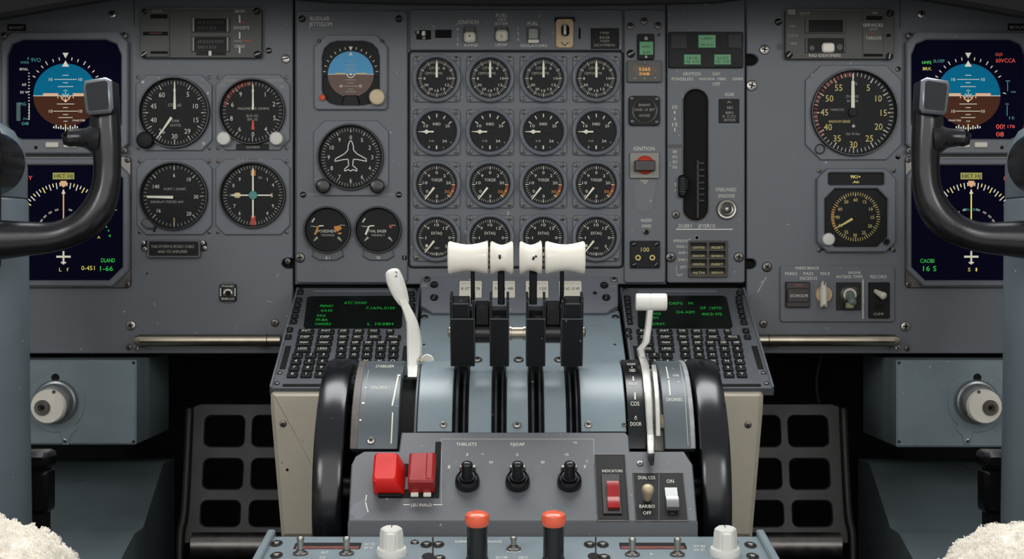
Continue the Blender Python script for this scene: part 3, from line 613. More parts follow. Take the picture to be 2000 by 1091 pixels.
# ================================================================== display units
def pfd(x0, bx, label, right):
    """x0 left edge of the bezel, bx centre of the ball"""
    f = Frame(x0 + 124, 181, 0); t = thing('display_unit', label, 'screen', f)
    b = MB(f); op = (x0 + 11, 77, x0 + 234, 271, 30, 2)
    b.win((x0, 62, x0 + 248, 300, 20, 1), [op], 0, 10, PAINT2, 1.5)
    b.disc(x0 + (68 if not right else 187), 288, 3.5, 9, 10.2, VOID, n=14)
    b.build('bezel', t)
    for x, y in ((x0 + 6, 69), (x0 + 241, 69), (x0 + 241, 294), (x0 + 6, 294)): scr(t, f, x, y, 6, 8, 'd')
    for x in ((x0 + 86, x0 + 121) if not right else (x0 + 99, x0 + 134)): b = MB(f); b.plate(x, 277, x + 26, 288, 9.5, 13, CREAMP, 3, 3, 1); b.build('button', t)
    b = MB(f); b.plate(x0 + 6, 72, x0 + 240, 276, .2, 3, SCR_NAVY); z = 3.15
    r, cy = 63, 187
    up = [(bx - r, cy)] + [(bx + r * math.cos(a), cy + r * math.sin(a)) for a in [PI + PI * i / 32 for i in range(1, 32)]] + [(bx + r, cy)]
    b.quad(up, z, SKY); dn = [(bx + r * math.cos(a), cy + (r - 3) * math.sin(a)) for a in [PI * i / 32 for i in range(33)]]; b.quad(dn, z, EARTH)
    z = 3.3
    b.line(bx - r, cy, bx + r, cy, 1.3, z, E_WH)
    for y, w in ((147, 12), (155, 44), (161.5, 10), (169, 30), (177, 8), (203, 34), (210, 10), (217, 48), (223.5, 10), (229.5, 28), (236.5, 8)): b.line(bx - w / 2, y, bx + w / 2, y, 1.1, z, E_WH)
    for tx, y in (('10', 155), ('10', 217)): b.txt(tx, bx - 29, y, 6, 7, z, E_WH); b.txt(tx, bx + 29, y, 6, 7, z, E_WH)
    for a in (-60, -50, -40, -31, -20, -10, 10, 20, 31, 40, 50, 60):
        l = 8 if a in (-31, 31) else 6; s_, c_ = math.sin(rad(a)), math.cos(rad(a)); q = 68
        b.line(bx + s_ * q, cy - c_ * q - 2, bx + s_ * (q + l), cy - c_ * (q + l) - 2, 1.7, z, E_WH)
    b.quad([(bx - 6, 103), (bx + 6, 103), (bx, 114)], z, E_WH); b.quad([(bx - 7, 130), (bx + 7, 130), (bx, 118)], z, E_WH)
    z = 3.45
    for s_ in (-1, 1):
        b.rect(*sorted((bx + s_ * 44, bx + s_ * 16))[:1], 182, max(bx + s_ * 44, bx + s_ * 16), 186, z, E_ORG); b.line(bx + s_ * 15, 182, bx + s_ * 15, 192, 1.6, z, E_ORG)
    b.arc(bx, 187, 8, 10, 95, 265, z, E_ORG, 12); b.ticks(bx, 187, 2, 8, 6, z, E_WH, 1.2); b.disc(bx, 197, 2.4, 3, z, E_WH, n=12); b.quad([(bx - 3, 178), (bx + 3, 178), (bx, 173)], z, E_TEAL)
    # heading arc under the ball
    for i in range(-5, 6): b.line(bx + i * 4.6, 253 - abs(i) * .55, bx + i * 4.6, (246 if i % 2 == 0 else 249) - abs(i) * .55, 2.4, z, E_WH)
    b.line(bx, 256, bx, 242, 1.6, z, E_YEL)
    b.txt('MARTEB', bx + (26 if not right else -26), 235, 3.5, 24, z, E_WH)
    if not right:
        for tx, x, y, h, w, m in (('9VO', 70, 117, 8, 19, E_TEAL), ('VMFE', 48, 122, 5, 17, E_TEAL), ('I', 55, 114, 5, 2, E_TEAL), ('BMAL', 47, 135, 5, 17, E_WH), ('60', 47, 165, 5, 8, E_WH), ('30 W', 48, 180, 5, 18, E_WH), ('MG', 44, 203, 6, 13, E_TEAL), ('IVI', 52, 232, 4, 12, E_TEAL), ('08', 49, 241, 6, 14, E_TEAL)): b.txt(tx, x, y, h, w, z, m)
        b.rect(32, 200, 40, 236, 3.2, mat('screen_deep_teal', '#12423f', .4, emit=.3))
        for y in range(142, 235, 6): b.rect(55, y, 58, y + 1.6, z, E_WH)
        b.line(57, 203, 57, 232, 1.2, z, E_WH)
        b.line(bx + 75, 150, bx + 75, 240, 1, z, E_TEAL)
    else:
        for tx, x, y, h, w, m in (('G(0', 1951, 106, 6, 14, E_RED), ('60VCCA', 1964, 118, 8, 38, E_RED), ('00!', 1954, 247, 9, 17, E_RED), ('170', 1975, 247, 6, 14, E_RED), ('08', 1953, 262, 9, 15, E_RED),
                ('NMFE', 1810, 122, 6, 18, E_GRN), ('SLOEP', 1834, 119, 6, 22, E_TEAL), ('BRX.', 1811, 134, 6, 17, E_YEL), ('10', 1967, 203, 4, 6, E_TEAL), ('15', 1976, 230, 5, 10, E_TEAL), ('wb', 1979, 179, 4, 10, E_TEAL)): b.txt(tx, x, y, h, w, z, m)
        b.line(1968, 158, 1968, 178, 1.2, z, E_TEAL); b.line(1967, 206, 1967, 226, 1.2, z, E_TEAL); b.line(1964, 158, 1973, 158, 1.2, z, E_TEAL); b.line(1959, 181, 1965, 183, 1.5, z, E_WH)
    b.build('screen', t)
pfd(2, 128, 'square screen with blue and brown ball and teal figures, upper left', False)
pfd(1770, 1891, 'square screen with blue and brown ball and red warning words, upper right', True)
def nd(x0, bx, label, right):
    f = Frame(x0 + 124, 433, 0); t = thing('display_unit', label, 'screen', f)
    b = MB(f); op = (x0 + 13, 322, x0 + 237, 547, 26, 1)
    b.win((x0, 305, x0 + 254, 562, 8, 2), [(x0 + 7, 311, x0 + 247, 556, 30, 1)], 0, 3, DSTEEL, .8)
    b.win((x0 + 4, 308, x0 + 250, 559, 32, 1), [op], 0, 8, PAINT2, 1.5); b.build('bezel', t)
    for x, y in ((x0 + 247, 555), (x0 + 6, 555), (x0 + 247, 312), (x0 + 6, 312)): scr(t, f, x, y, 6, 3, 'd')
    b = MB(f); b.plate(x0 + 8, 318, x0 + 242, 552, .2, 2.5, SCR_NAVY); z = 2.65; cy = 445
    for i in range(-13, 14):
        a = i * 4.6
        if abs(a) < 2: continue
        l = 12 if i % 2 == 0 else 7; s_, c_ = math.sin(rad(a)), math.cos(rad(a)); q = 89 - l
        b.line(bx + s_ * q, cy - c_ * q, bx + s_ * 89, cy - c_ * 89, 2, z, E_WH if i % 3 else E_YEL)
    for a in (-56, -44, -30, -15, 15, 30, 44, 56): b.txt('00', bx + 52 * math.sin(rad(a)), 460 - 52 * math.cos(rad(a)), 4, 7, z, E_WH, -a)
    b.rect(bx - 21, 337, bx + 21, 350, z, E_OLV); b.txt('HKT HJ', bx, 343.5, 8, 36, z + .12, INKK)
    b.quad([(bx - 6, 353), (bx + 6, 353), (bx + 5, 362), (bx, 366), (bx - 5, 362)], z + .1, E_ORG)
    b.quad([(bx - 4, 378), (bx + 4, 378), (bx, 369)], z + .1, E_WH); b.line(bx, 370, bx, 436, 2.6, z + .05, E_ORG if not right else E_YEL)
    b.rect(bx - 1.8, 490, bx + 1.8, 516, z, E_WH); b.rect(bx - 14, 499, bx + 14, 503, z, E_WH); b.rect(bx - 5, 511, bx + 5, 514, z, E_WH)
    if not right:
        for tx, x, y, h, w, m in (('BY', 56, 347, 8, 15, E_RED), ('L', 118, 526, 7, 5, E_YEL), ('f', 132, 526, 7, 4, E_YEL), ('0-451', 172, 523, 8.5, 26, E_YEL), ('DLAND', 211, 508, 8, 27, E_GRN), ('1-66', 208, 524, 9.5, 25, E_GRN), ('5', 53, 524, 8, 6, E_GRN), ('4', 214, 460, 5, 5, E_GRN), ('A', 193, 463, 5, 6, E_YEL), ('L', 226, 407, 7, 5, E_YEL)): b.txt(tx, x, y, h, w, z, m)
        for x, y in ((208, 443), (212, 450), (205, 437)): b.disc(x, y, 1.5, 2, z, E_GRN, n=8)
    else:
        for tx, x, y, h, w, m in (('H', 1964, 348, 8, 6, E_RED), ('50:150', 1896, 409, 5, 28, E_TEAL), ('CAOBI', 1811, 509, 8, 27, E_GRN), ('16 S', 1816, 524, 10, 26, E_GRN), ('S', 1893, 526, 7, 5, E_YEL), ('I', 1907, 526, 7, 3, E_YEL), ('I', 1963, 525, 7, 3, E_YEL)): b.txt(tx, x, y, h, w, z, m)
    b.build('screen', t)
nd(2, 124, 'dark blue screen with compass arc and green 1-66 figure, lower left', False)
nd(1768, 1897, 'dark blue screen with compass arc and green 16 S figure, lower right', True)

# ================================================================== small units on the panels
def unit(name, label, cat, px0, py0, px1, py1, d, th, m=BLACK, r=2, texts=(), part='housing', bev=.5, group=None):
    f = Frame((px0 + px1) / 2, (py0 + py1) / 2, d); t = thing(name, label, cat, f, group); b = MB(f); b.plate(px0, py0, px1, py1, 0, th, m, r, 3, bev)
    for q in texts: b.txt(q[0], q[1], q[2], q[3], q[4], th + .15, q[5] if len(q) > 5 else INK)
    b.build(part, t); return f, t
def single(name, label, cat, px0, py0, px1, py1, d, th, m=BLACK, r=1, texts=(), bev=.3):
    f = Frame((px0 + px1) / 2, (py0 + py1) / 2, d); b = MB(f); b.plate(px0, py0, px1, py1, 0, th, m, r, 3, bev)
    for q in texts: b.txt(q[0], q[1], q[2], q[3], q[4], th + .15, q[5] if len(q) > 5 else INK)
    return tag(b.build(name), label, cat)
single('name_plate', 'tiny black name plate above the upper left screen', 'plate', 14, 47, 50, 60, 0, 1, BLACK, 1, [('BAVHOT', 32, 54, 6, 28, INKD)])
single('name_plate', 'tiny black name plate above the upper right screen', 'plate', 1969, 46, 2010, 59, 0, 1, BLACK, 1, [('BOUGI', 1990, 53, 6, 34, INKD)])
single('placard', 'black four-line placard beside the header strip switches', 'placard', 1154, 55, 1209, 95, DC, 1.2, BLACK, 1, [('1900', 1181, 64, 5, 17, INKD), ('BAUSB', 1181, 73, 5, 19, INKD), ('OESI', 1181, 80, 4.5, 17, INKD), ('DICATIMEND', 1181, 88, 5, 41, INKD)])
single('placard', 'black five-line placard right of the tall slot', 'placard', 1404, 193, 1444, 240, DC, 1.2, BLACK, 1, [('A', 1424, 199, 4, 9, INKD), ('SEI', 1425, 210, 5, 11, INKD), ('BIRS', 1425, 220, 5, 15, INKD), ('5 CO', 1424, 227, 4.5, 26, INKD), ('ADVICES', 1425, 234, 5, 23, INKD)])
# left radio unit
f, t = unit('radio_unit', 'brown-grey unit with two dark stacked windows, upper left', 'radio', 274, 16, 511, 113, 0, 8, UNIT, 6)
for x, y in ((283, 24), (502, 22), (282, 106), (503, 106)): scr(t, f, x, y, 7, 8, 'k')
b = MB(f); b.plate(274, 19, 331, 111, 7.5, 9.5, UNIT, 2, 3, .5); b.plate(294, 28, 327, 36, 9.4, 9.7, VOID, 1); b.plate(279, 62, 328, 69, 9.4, 9.7, VOID, 1); b.plate(294, 100, 328, 105, 9.4, 9.7, VOID, 1); b.rect(292, 64, 316, 66, 9.85, mat('faded_red_ink', '#7a4438', .6)); b.txt('ULCA', 307, 22, 5, 20, 9.65, INKD); b.build('side_strip', t)
for y0, y1 in ((35, 62), (72, 100)):
    b = MB(f); b.win((373, y0 - 1, 449, y1 + 1, 1), [(380, y0 + 1, 442, y1 - 1, 1)], 8, 10, UNIT, .5); b.plate(378, y0, 444, y1, 8, 8.6, DARKWIN)
    b.txt('020500', 411, (y0 + y1) / 2 - 5, 6, 50, 8.75, BROWNK); b.txt('00150', 404, (y0 + y1) / 2 + 6, 6, 36, 8.75, BROWNK); b.rect(377, y0 + 1, 379, y1 - 1, 10.1, INKD); b.rect(443, y0 + 1, 445, y1 - 1, 10.1, INKD); b.build('window', t)
b = MB(f); b.plate(383, 101, 441, 108, 8, 8.4, BLACK); b.plate(407, 99, 413, 109, 8, 11, KNOBW, 1, 3, .3); b.build('slider', t)
b = MB(f); b.txt('AROM', 468, 22, 6, 20, 8.2, INK); b.txt('DOGSETE', 472, 54, 6, 30, 8.2, INK); b.txt('NANS', 465, 80, 5, 15, 8.2, INKD); b.txt('CARGO', 468, 90, 5.5, 20, 8.2, INK)
for y, l in ((37, 15), (69, 13), (98, 11)): b.rect(466.5, y - l / 2, 469.5, y + l / 2, 8.2, INK)
b.rect(471, 43, 478, 45, 8.2, INKR); b.rect(474, 78, 492, 80, 8.2, INKR); b.build('lettering', t)
# right radio unit
f, t = unit('radio_unit', 'brown-grey unit with dark window and cream button, upper right', 'radio', 1534, 18, 1746, 115, 0, 8, UNIT, 5)
for x, y in ((1541, 107), (1738, 26), (1737, 110)): scr(t, f, x, y, 7, 8, 'k')
b = MB(f); b.plate(1685, 20, 1726, 110, 7.5, 9, UNIT, 2, 3, .4); b.plate(1692, 31, 1723, 39, 8.9, 9.3, VOID, 1); b.plate(1687, 105, 1724, 110, 8.9, 9.3, VOID, 1); b.txt('YBB', 1708, 25, 5, 12, 9.2, INKD); b.txt('SERVICES', 1705, 49, 6, 40, 9.2, INK); b.txt('GVIT', 1706, 57, 6, 16, 9.2, INKD); b.txt('TARGOS', 1706, 74, 6, 31, 9.2, INK); b.rect(1700, 64, 1710, 65.5, 9.2, INKR); b.build('side_strip', t)
b = MB(f); b.win((1573, 36, 1652, 65, 1), [(1580, 39, 1646, 62, 1)], 8, 10, UNIT, .5); b.plate(1578, 37, 1648, 64, 8, 8.6, DARKWIN); b.build('window', t)
b = MB(f); b.win((1573, 74, 1652, 103, 1), [(1578, 76, 1648, 101, 1)], 8, 10, UNIT, .5); b.plate(1577, 75, 1649, 102, 8, 8.4, BLACK); b.disc(1586, 94, 5, 8, 8.9, BROWNK); b.disc(1640, 92, 6, 8, 8.9, UNIT); b.build('button_tray', t)
b = MB(f); b.plate(1606, 83, 1631, 102, 8, 13, IVORY, 6, 4, 1.5); b.build('button', t)
b = MB(f); b.rect(1539, 19, 1553, 28, 8.2, INKD); b.txt('OW', 1546, 24, 5, 11, 8.35, UNIT); b.txt('EXIT', 1572, 26, 6, 19, 8.2, INKD); b.txt('NAV', 1548, 51, 5, 12, 8.2, INKD); b.txt('CLO K', 1549, 69, 5, 20, 8.2, INKD); b.txt('NEMR', 1550, 85, 5, 14, 8.2, INKD); b.txt('RAD IDENTIFIERS', 1611, 108, 6, 62, 8.2, INK); b.plate(1731, 66, 1740, 72, 8, 8.2, VOID); b.build('lettering', t)
# placard with lugs under the left dials
f, t = unit('placard', 'black two-line placard held by screws below the left dials', 'placard', 290, 471, 388, 500, 0, 5, BLACK, 4, [('THIS SYSTEM IS MODE I CABLE', 337, 481, 5.5, 84, INKD), ('AND ITS AMPLIFIER', 337, 491, 5.5, 58, INKD)], 'name_strip')
b = MB(f); b.plate(276, 470, 292, 490, 0, 2.5, BLACK, 5, 4, .4); b.plate(386, 470, 403, 490, 0, 2.5, BLACK, 5, 4, .4); b.win((287, 468, 391, 503, 5), [(291, 472, 387, 499, 3)], 0, 6, PAINTD, .5); b.build('mount', t)
for x, y in ((280, 474), (283, 486), (396, 474), (400, 484)): scr(t, f, x, y, 4.5, 2.5, 's')
# jack under the dials
f, t = unit('jack_socket', 'small square jack socket low on the left panel', 'socket', 427, 551, 463, 592, 0, 1, PAINTD, 12)
b = MB(f); b.win((429, 555, 461, 588, 2), [(434, 562, 457, 578, 1)], 1, 4, BLACK, .4); b.txt('PHONES', 445, 558.5, 4, 24, 4.15, INK); b.txt('BNRLUG', 445, 583, 4.5, 25, 4.15, INK); b.rect(430, 562, 432, 578, 4.15, INK); b.rect(458, 562, 460, 578, 4.15, INK); b.build('frame', t)
b = MB(f); b.plate(434, 562, 457, 578, 1, 1.6, BROWNK); b.arc(445, 573, 6, 9, -90, 90, 1.8, STEEL, 10); b.plate(441, 568, 450, 577, 1.2, 2, VOID); b.build('socket', t)
# header strip switches
f, t = unit('toggle_switch', 'silver rocker in the header strip under IGNITION', 'switch', 905, 51, 930, 83, DC, 2, PAINTD, 5)
b = MB(f); b.plate(906, 52, 929, 64, 2, 6, UNIT, 4, 3, 1); b.plate(906, 62, 929, 82, 2, 9, CREAMP, 6, 4, 2); b.disc(917, 70, 1.8, 8.6, 9.2, INKK, n=10); b.build('rocker', t)
f, t = unit('toggle_switch', 'silver rocker in the header strip under FUEL IGNI', 'switch', 967, 51, 993, 81, DC, 2, PAINTD, 5)
b = MB(f); b.plate(968, 52, 992, 62, 2, 6, UNIT, 4, 3, 1); b.plate(968, 58, 992, 80, 2, 9, CREAMP, 7, 4, 2); b.disc(979, 71, 3.5, 8.6, 10, TAN, .5, n=14); b.build('rocker', t)
f, t = unit('toggle_switch', 'grey square push switch in the header strip, third from left', 'switch', 1029, 52, 1054, 84, DC, 3, UNIT, 4)
b = MB(f); b.plate(1032, 56, 1051, 76, 3, 7, mat('grey_green_lens', '#8b9088', .3), 3, 3, 1); b.build('lens', t); b = MB(f); b.plate(1031, 77, 1053, 84, 3, 5, CREAMP, 2, 3, .5); b.build('lip', t)
f, t = unit('guarded_switch', 'tan plate with a worn oval slot and silver toggle, header strip', 'switch', 1086, 37, 1120, 93, DC, 3, TAN, 6, [('V', 1103, 86, 8, 18, BROWNK)])
b = MB(f); b.plate(1083, 33, 1123, 44, 0, 2.5, BLACK, 4, 3, .5); b.plate(1096, 48, 1112, 71, 2.8, 3.3, VOID, 7); b.build('slot', t)
b = MB(f); b.plate(1099, 46, 1108, 69, 3.2, 9, STEEL, 4, 3, 1.2); b.build('toggle', t)
# annunciator column
f, t = unit('indicator_light', 'small green lit light with dark frame at the top of narrow column', 'light', 1245, 66, 1278, 116, DC, 4, BLACK, 3)
b = MB(f); b.plate(1249, 81, 1276, 107, 4, 6, LGREEN, 1, 3, .5); b.txt('ARMED', 1262, 91, 4, 18, 6.15, INKK); b.txt('B.M.', 1264, 102, 4.5, 15, 6.15, INKK); b.build('lens', t)
b = MB(f); b.disc(1262, 75, 4.5, 4, 5, DSTEEL, .4, n=16); b.disc(1262, 111, 3.5, 4, 5, DSTEEL, .4, n=16); b.build('latch', t)
f, t = unit('digital_readout', 'grey box with amber glowing eight-sided readout', 'display', 1225, 118, 1293, 160, DC, 5, UNIT, 3)
b = MB(f); b.poly([(1236, 129), (1283, 129), (1283, 140), (1275, 148), (1244, 148), (1236, 140)], 4.9, 5.3, E_AMBD); b.txt('5265', 1259, 135, 6, 22, 5.45, E_AMB); b.txt('DAIB', 1259, 144, 5, 19, 5.45, E_AMB); b.build('window', t)
b = MB(f); b.disc(1259, 122, 4, 5, 6, PAINTD, .4, n=14); b.rect(1237, 152, 1243, 153.5, 5.15, INKD); b.rect(1277, 151, 1282, 152.5, 5.15, INKD); b.disc(1259, 153, 1.5, 5, 5.3, INKD, n=8); b.build('marking', t)
f, t = unit('round_indicator', 'black square indicator with round face and three lines of lettering', 'light', 1228, 187, 1289, 245, DC, 4, BLACK, 7)
b = MB(f); b.ring(1259, 216, [(25, 4), (25, 5), (22, 4.6), (22, 4.1)], RINGK, 36); b.disc(1259, 216, 22.5, 3.5, 4.25, DARKWIN); b.txt('ENEWS', 1259, 205, 5, 22, 4.4, INKD); b.txt('OXD 15 SET', 1259, 214, 5, 41, 4.4, INKD); b.txt('OXYEZ', 1259, 225.5, 5, 21, 4.4, INKD); b.build('face', t)
for x, y in ((1234, 192), (1283, 193), (1235, 237), (1283, 238)): scr(t, f, x, y, 3.5, 4, 'd')
f, t = unit('ignition_switch', 'silver square switch with half-round red lamp below IGNITION lettering', 'switch', 1230, 297, 1288, 348, DC, 3, mat('satin_metal_plate', '#77756f', .45, .5), 3)
x, y = f.L(1260, 322, .003); b = MB(f); b.lathe((x, y, 0), [(18.5 * f.s, .003), (17.5 * f.s, .005), (13 * f.s, .007), (6 * f.s, .008), (.0001, .0083)], LAMPR, 32); b.build('lamp', t)
b = MB(f); b.plate(1240, 313, 1280, 333, 3, 14, BROWNK, 1, 3, .6); b.build('paddle', t)
f = Frame(1259, 385, DC); b = MB(f); GLS = mat('clear_guard_plastic', '#b9bcbd', .15); GLS.node_tree.nodes['Principled BSDF'].inputs['Alpha'].default_value = .07
b.poly([(1236, 351), (1284, 351), (1276, 405), (1266, 414), (1250, 414), (1240, 405)], 0, 5, GLS, 1.5); tag(b.build('clear_guard'), 'faint clear plastic guard hanging below the ignition switch', 'guard')
f = Frame(1262, 452, DC); b = MB(f); b.ring(1262, 452, [(6, 0), (6, 2), (3.2, 2.6), (2.6, .5)], DSTEEL, 20); b.disc(1262, 452, 3.4, .3, .9, VOID, n=16); tag(b.build('jack_socket'), 'tiny round jack socket above the black 100 unit', 'socket')
f, t = unit('selector_unit', 'black square unit with yellow 100 and two yellow rings', 'switch', 1231, 470, 1289, 523, DC, 4, BLACK, 2, [('100', 1260, 487, 8.5, 16, INKY)])
for x in (1246, 1274): b = MB(f); b.ring(x, 503, [(5.5, 4), (5.5, 6.5), (3.5, 6.5), (3, 5), (.01, 5)], INKY, 20); b.disc(x, 503, 2.5, 4, 6, BLACK, n=12); b.build('knob', t)
for x, y in ((1238, 476), (1282, 476), (1239, 516), (1281, 516)): scr(t, f, x, y, 5, 4, 'k')
# lever panel units
f, t = unit('annunciator_panel', 'black panel with three green lit windows above the tall slot', 'lights', 1306, 62, 1452, 132, DC, 5, BLACK, 3)
for a in ((1364, 68, 1398, 93), (1336, 106, 1369, 126), (1395, 106, 1428, 126)):
    b = MB(f); b.plate(*a, 5, 6.5, LGREEN, 1, 3, .4); cx = (a[0] + a[2]) / 2
    b.txt('LARC' if a[1] < 80 else 'I.R.I.R' if cx < 1370 else 'G.E.E.D', cx, a[1] + 7, 4.5, 21, 6.65, INKK); b.txt('GLUS D' if a[1] < 80 else 'IQ  CO', cx, a[3] - 6, 5, 26, 6.65, INKK); b.build('lens', t)
for a in ((1310, 66, 1342, 95), (1422, 66, 1449, 94)): b = MB(f); b.plate(*a, 5, 5.8, KEYM, 1, 3, .3); b.build('blank_lens', t)
f = Frame(1420, 408, DC); t = thing('rotary_knob', 'round silver knob with concentric rings beside the tall slot', 'knob', f)
b = MB(f); b.ring(1420, 408, [(20, 0), (20, 3), (18, 5), (14.5, 4.6), (14, 6.5), (11.5, 7.5), (9, 7), (8, 6)], STEEL, 40, caps=False); b.build('collar', t)
b = MB(f); b.ring(1420, 408, [(9, 5), (8, 8.5), (.01, 9)], BROWNK, 24); b.ring(1420, 408, [(4.5, 8), (4.5, 13), (3, 15), (.01, 15.4)], STEEL, 8); b.build('knob', t)
f = Frame(1383, 505, DC); t = thing('annunciator_panel', 'brown two-by-four grid of small unlit caption windows', 'lights', f)
b = MB(f); hs = [(1349 + i * 36.5, 474 + j * 16.4, 1380 + i * 36.5, 486 + j * 16.4, 1) for i in range(2) for j in range(4)]
b.win((1345, 470, 1421, 541, 1), hs, 0, 4, mat('brown_frame', '#453f37', .45, .3), .4); b.build('frame', t)
for k, h in enumerate(hs):
    b = MB(f); b.plate(h[0] - 1, h[1] - 1, h[2] + 1, h[3] + 1, .1, 1, DARKWIN); b.rect(h[0], h[1] + 7, h[2], h[3], 1.1, BROWNK); b.txt(('CAMTINS', 'FANTOM', 'DAMAXTION', 'ALTN', 'RESET', 'BANKO', 'REBET', 'SERVO')[k], (h[0] + h[2]) / 2, h[1] + 9, 4.5, 22, 1.25, INKY); b.build('caption_window', t)
# brake switch plate on the right panel
f, t = unit('switch_plate', 'grey plate with a row of four different switches on right panel', 'switch panel', 1524, 518, 1747, 628, 0, 4, PAINT, 6, [('PARKS BRACK', 1577, 523, 6, 46), ('PARKS', 1545, 534, 6, 23), ('PASS', 1579, 534, 6, 19), ('SNCEROS', 1579, 543, 6, 34), ('MAX', 1612, 534, 6, 19), ('ENGINE', 1669, 532, 5, 24), ('ANTISKID TIMER', 1659, 540, 6, 52), ('RECORD', 1716, 540, 6, 32)], 'plate')
b = MB(f); b.rect(1684.5, 545, 1686.5, 622, 4.2, INK); b.build('marking', t)
b = MB(f); b.plate(1535, 550, 1582, 600, 4, 9, BROWNK, 2, 3, .8); b.plate(1538, 563, 1579, 590, 9, 11, BROWNK, 2, 3, .6); b.txt('SCHIOLFE', 1561, 577, 5.5, 35, 11.15, INK); b.plate(1551, 555, 1569, 559, 9, 9.6, mat('brick_red_lens', '#6e3329', .4)); b.build('push_button', t)
b = MB(f); b.ring(1610, 575, [(17, 4), (17, 6), (15, 8), (.01, 8)], TAN, 32); b.poly([(1604, 600), (1603, 570), (1606, 552), (1610, 548), (1614, 552), (1617, 570), (1616, 600), (1611, 597)], 8, 17, CREAMP, 2); b.rect(1609, 549, 1611, 556, 17.2, INKK); b.build('rotary_knob', t)
b = MB(f); b.plate(1633, 551, 1682, 606, 4, 4.8, KEYM, 2); b.ring(1660, 575, [(18, 4.5), (18, 7), (15, 8.5), (13, 7), (.01, 7)], STEEL, 32); b.build('selector_base', t)
b = MB(f); x, y = f.L(1660, 575, .007); b.tube([(x, y, .006, 9 * f.s), (x, y - .003, .012, 8.5 * f.s), (x, y - .0085, .02, 8 * f.s)], mat('grey_green_lever', '#707a70', .4), 16, 4); b.plate(1653, 591, 1668, 602, 15, 21, mat('olive_tip', '#8d8a60', .5), 2, 3, 1); b.build('selector_lever', t)
b = MB(f); b.plate(1697, 551, 1738, 621, 4, 7, BLACK, 2, 3, .6); b.plate(1709, 592, 1726, 605, 7, 7.4, VOID); b.txt('OFF', 1716, 613, 5, 20, 7.15, INKD); b.build('switch_base', t)
b = MB(f); x, y = f.L(1714, 572, .007); b.tube([(x - .002, y + .002, .006, .0024), (x, y, .012, .003), (x + .004, y - .003, .018, .0042)], CREAMP, 14, 4); b.build('toggle', t)
# grab tubes below the side panels
for xa, xb, lab in ((262, 548, 'metal grab tube along the bottom of the left panel'), (mx(260), mx(542), 'metal grab tube along the bottom of the right panel')):
    f = Frame((xa + xb) / 2, 664, 0); t = thing('grab_tube', lab, 'handle', f); b = MB(f); dz = .022
    sg = 1 if xa < 1000 else -1
    A, B = b.pt(xa, 664, 22), b.pt(xb, 664, 22); r = 11.5 * f.s
    b.tube([(A[0] + .0004 * sg, A[1], dz, r * .55), (A[0] + sg * .006, A[1], dz, r), (A[0] + sg * .0068, A[1], dz, r), (B[0] - sg * .0064, B[1], dz, r), (B[0], B[1], dz, r)], BRASS, 20, 1, cap_round=False); b.build('tube', t)
    b = MB(f)
    for x in (A[0] + sg * .006, B[0] - sg * .02): b.box(x - .004, x + .004, A[1] - .0075, A[1], 0, dz, DSTEEL, .001)
    b.build('bracket', t)
    b = MB(f); b.lathe((B[0] - sg * .014, B[1], dz), [(r * 1.03, -.0004), (r * 1.03, .0004)], INKK, 20, 'x'); b.build('seam_band', t)
    scr(t, f, xa + sg * 4, 679, 6, 0, 's')
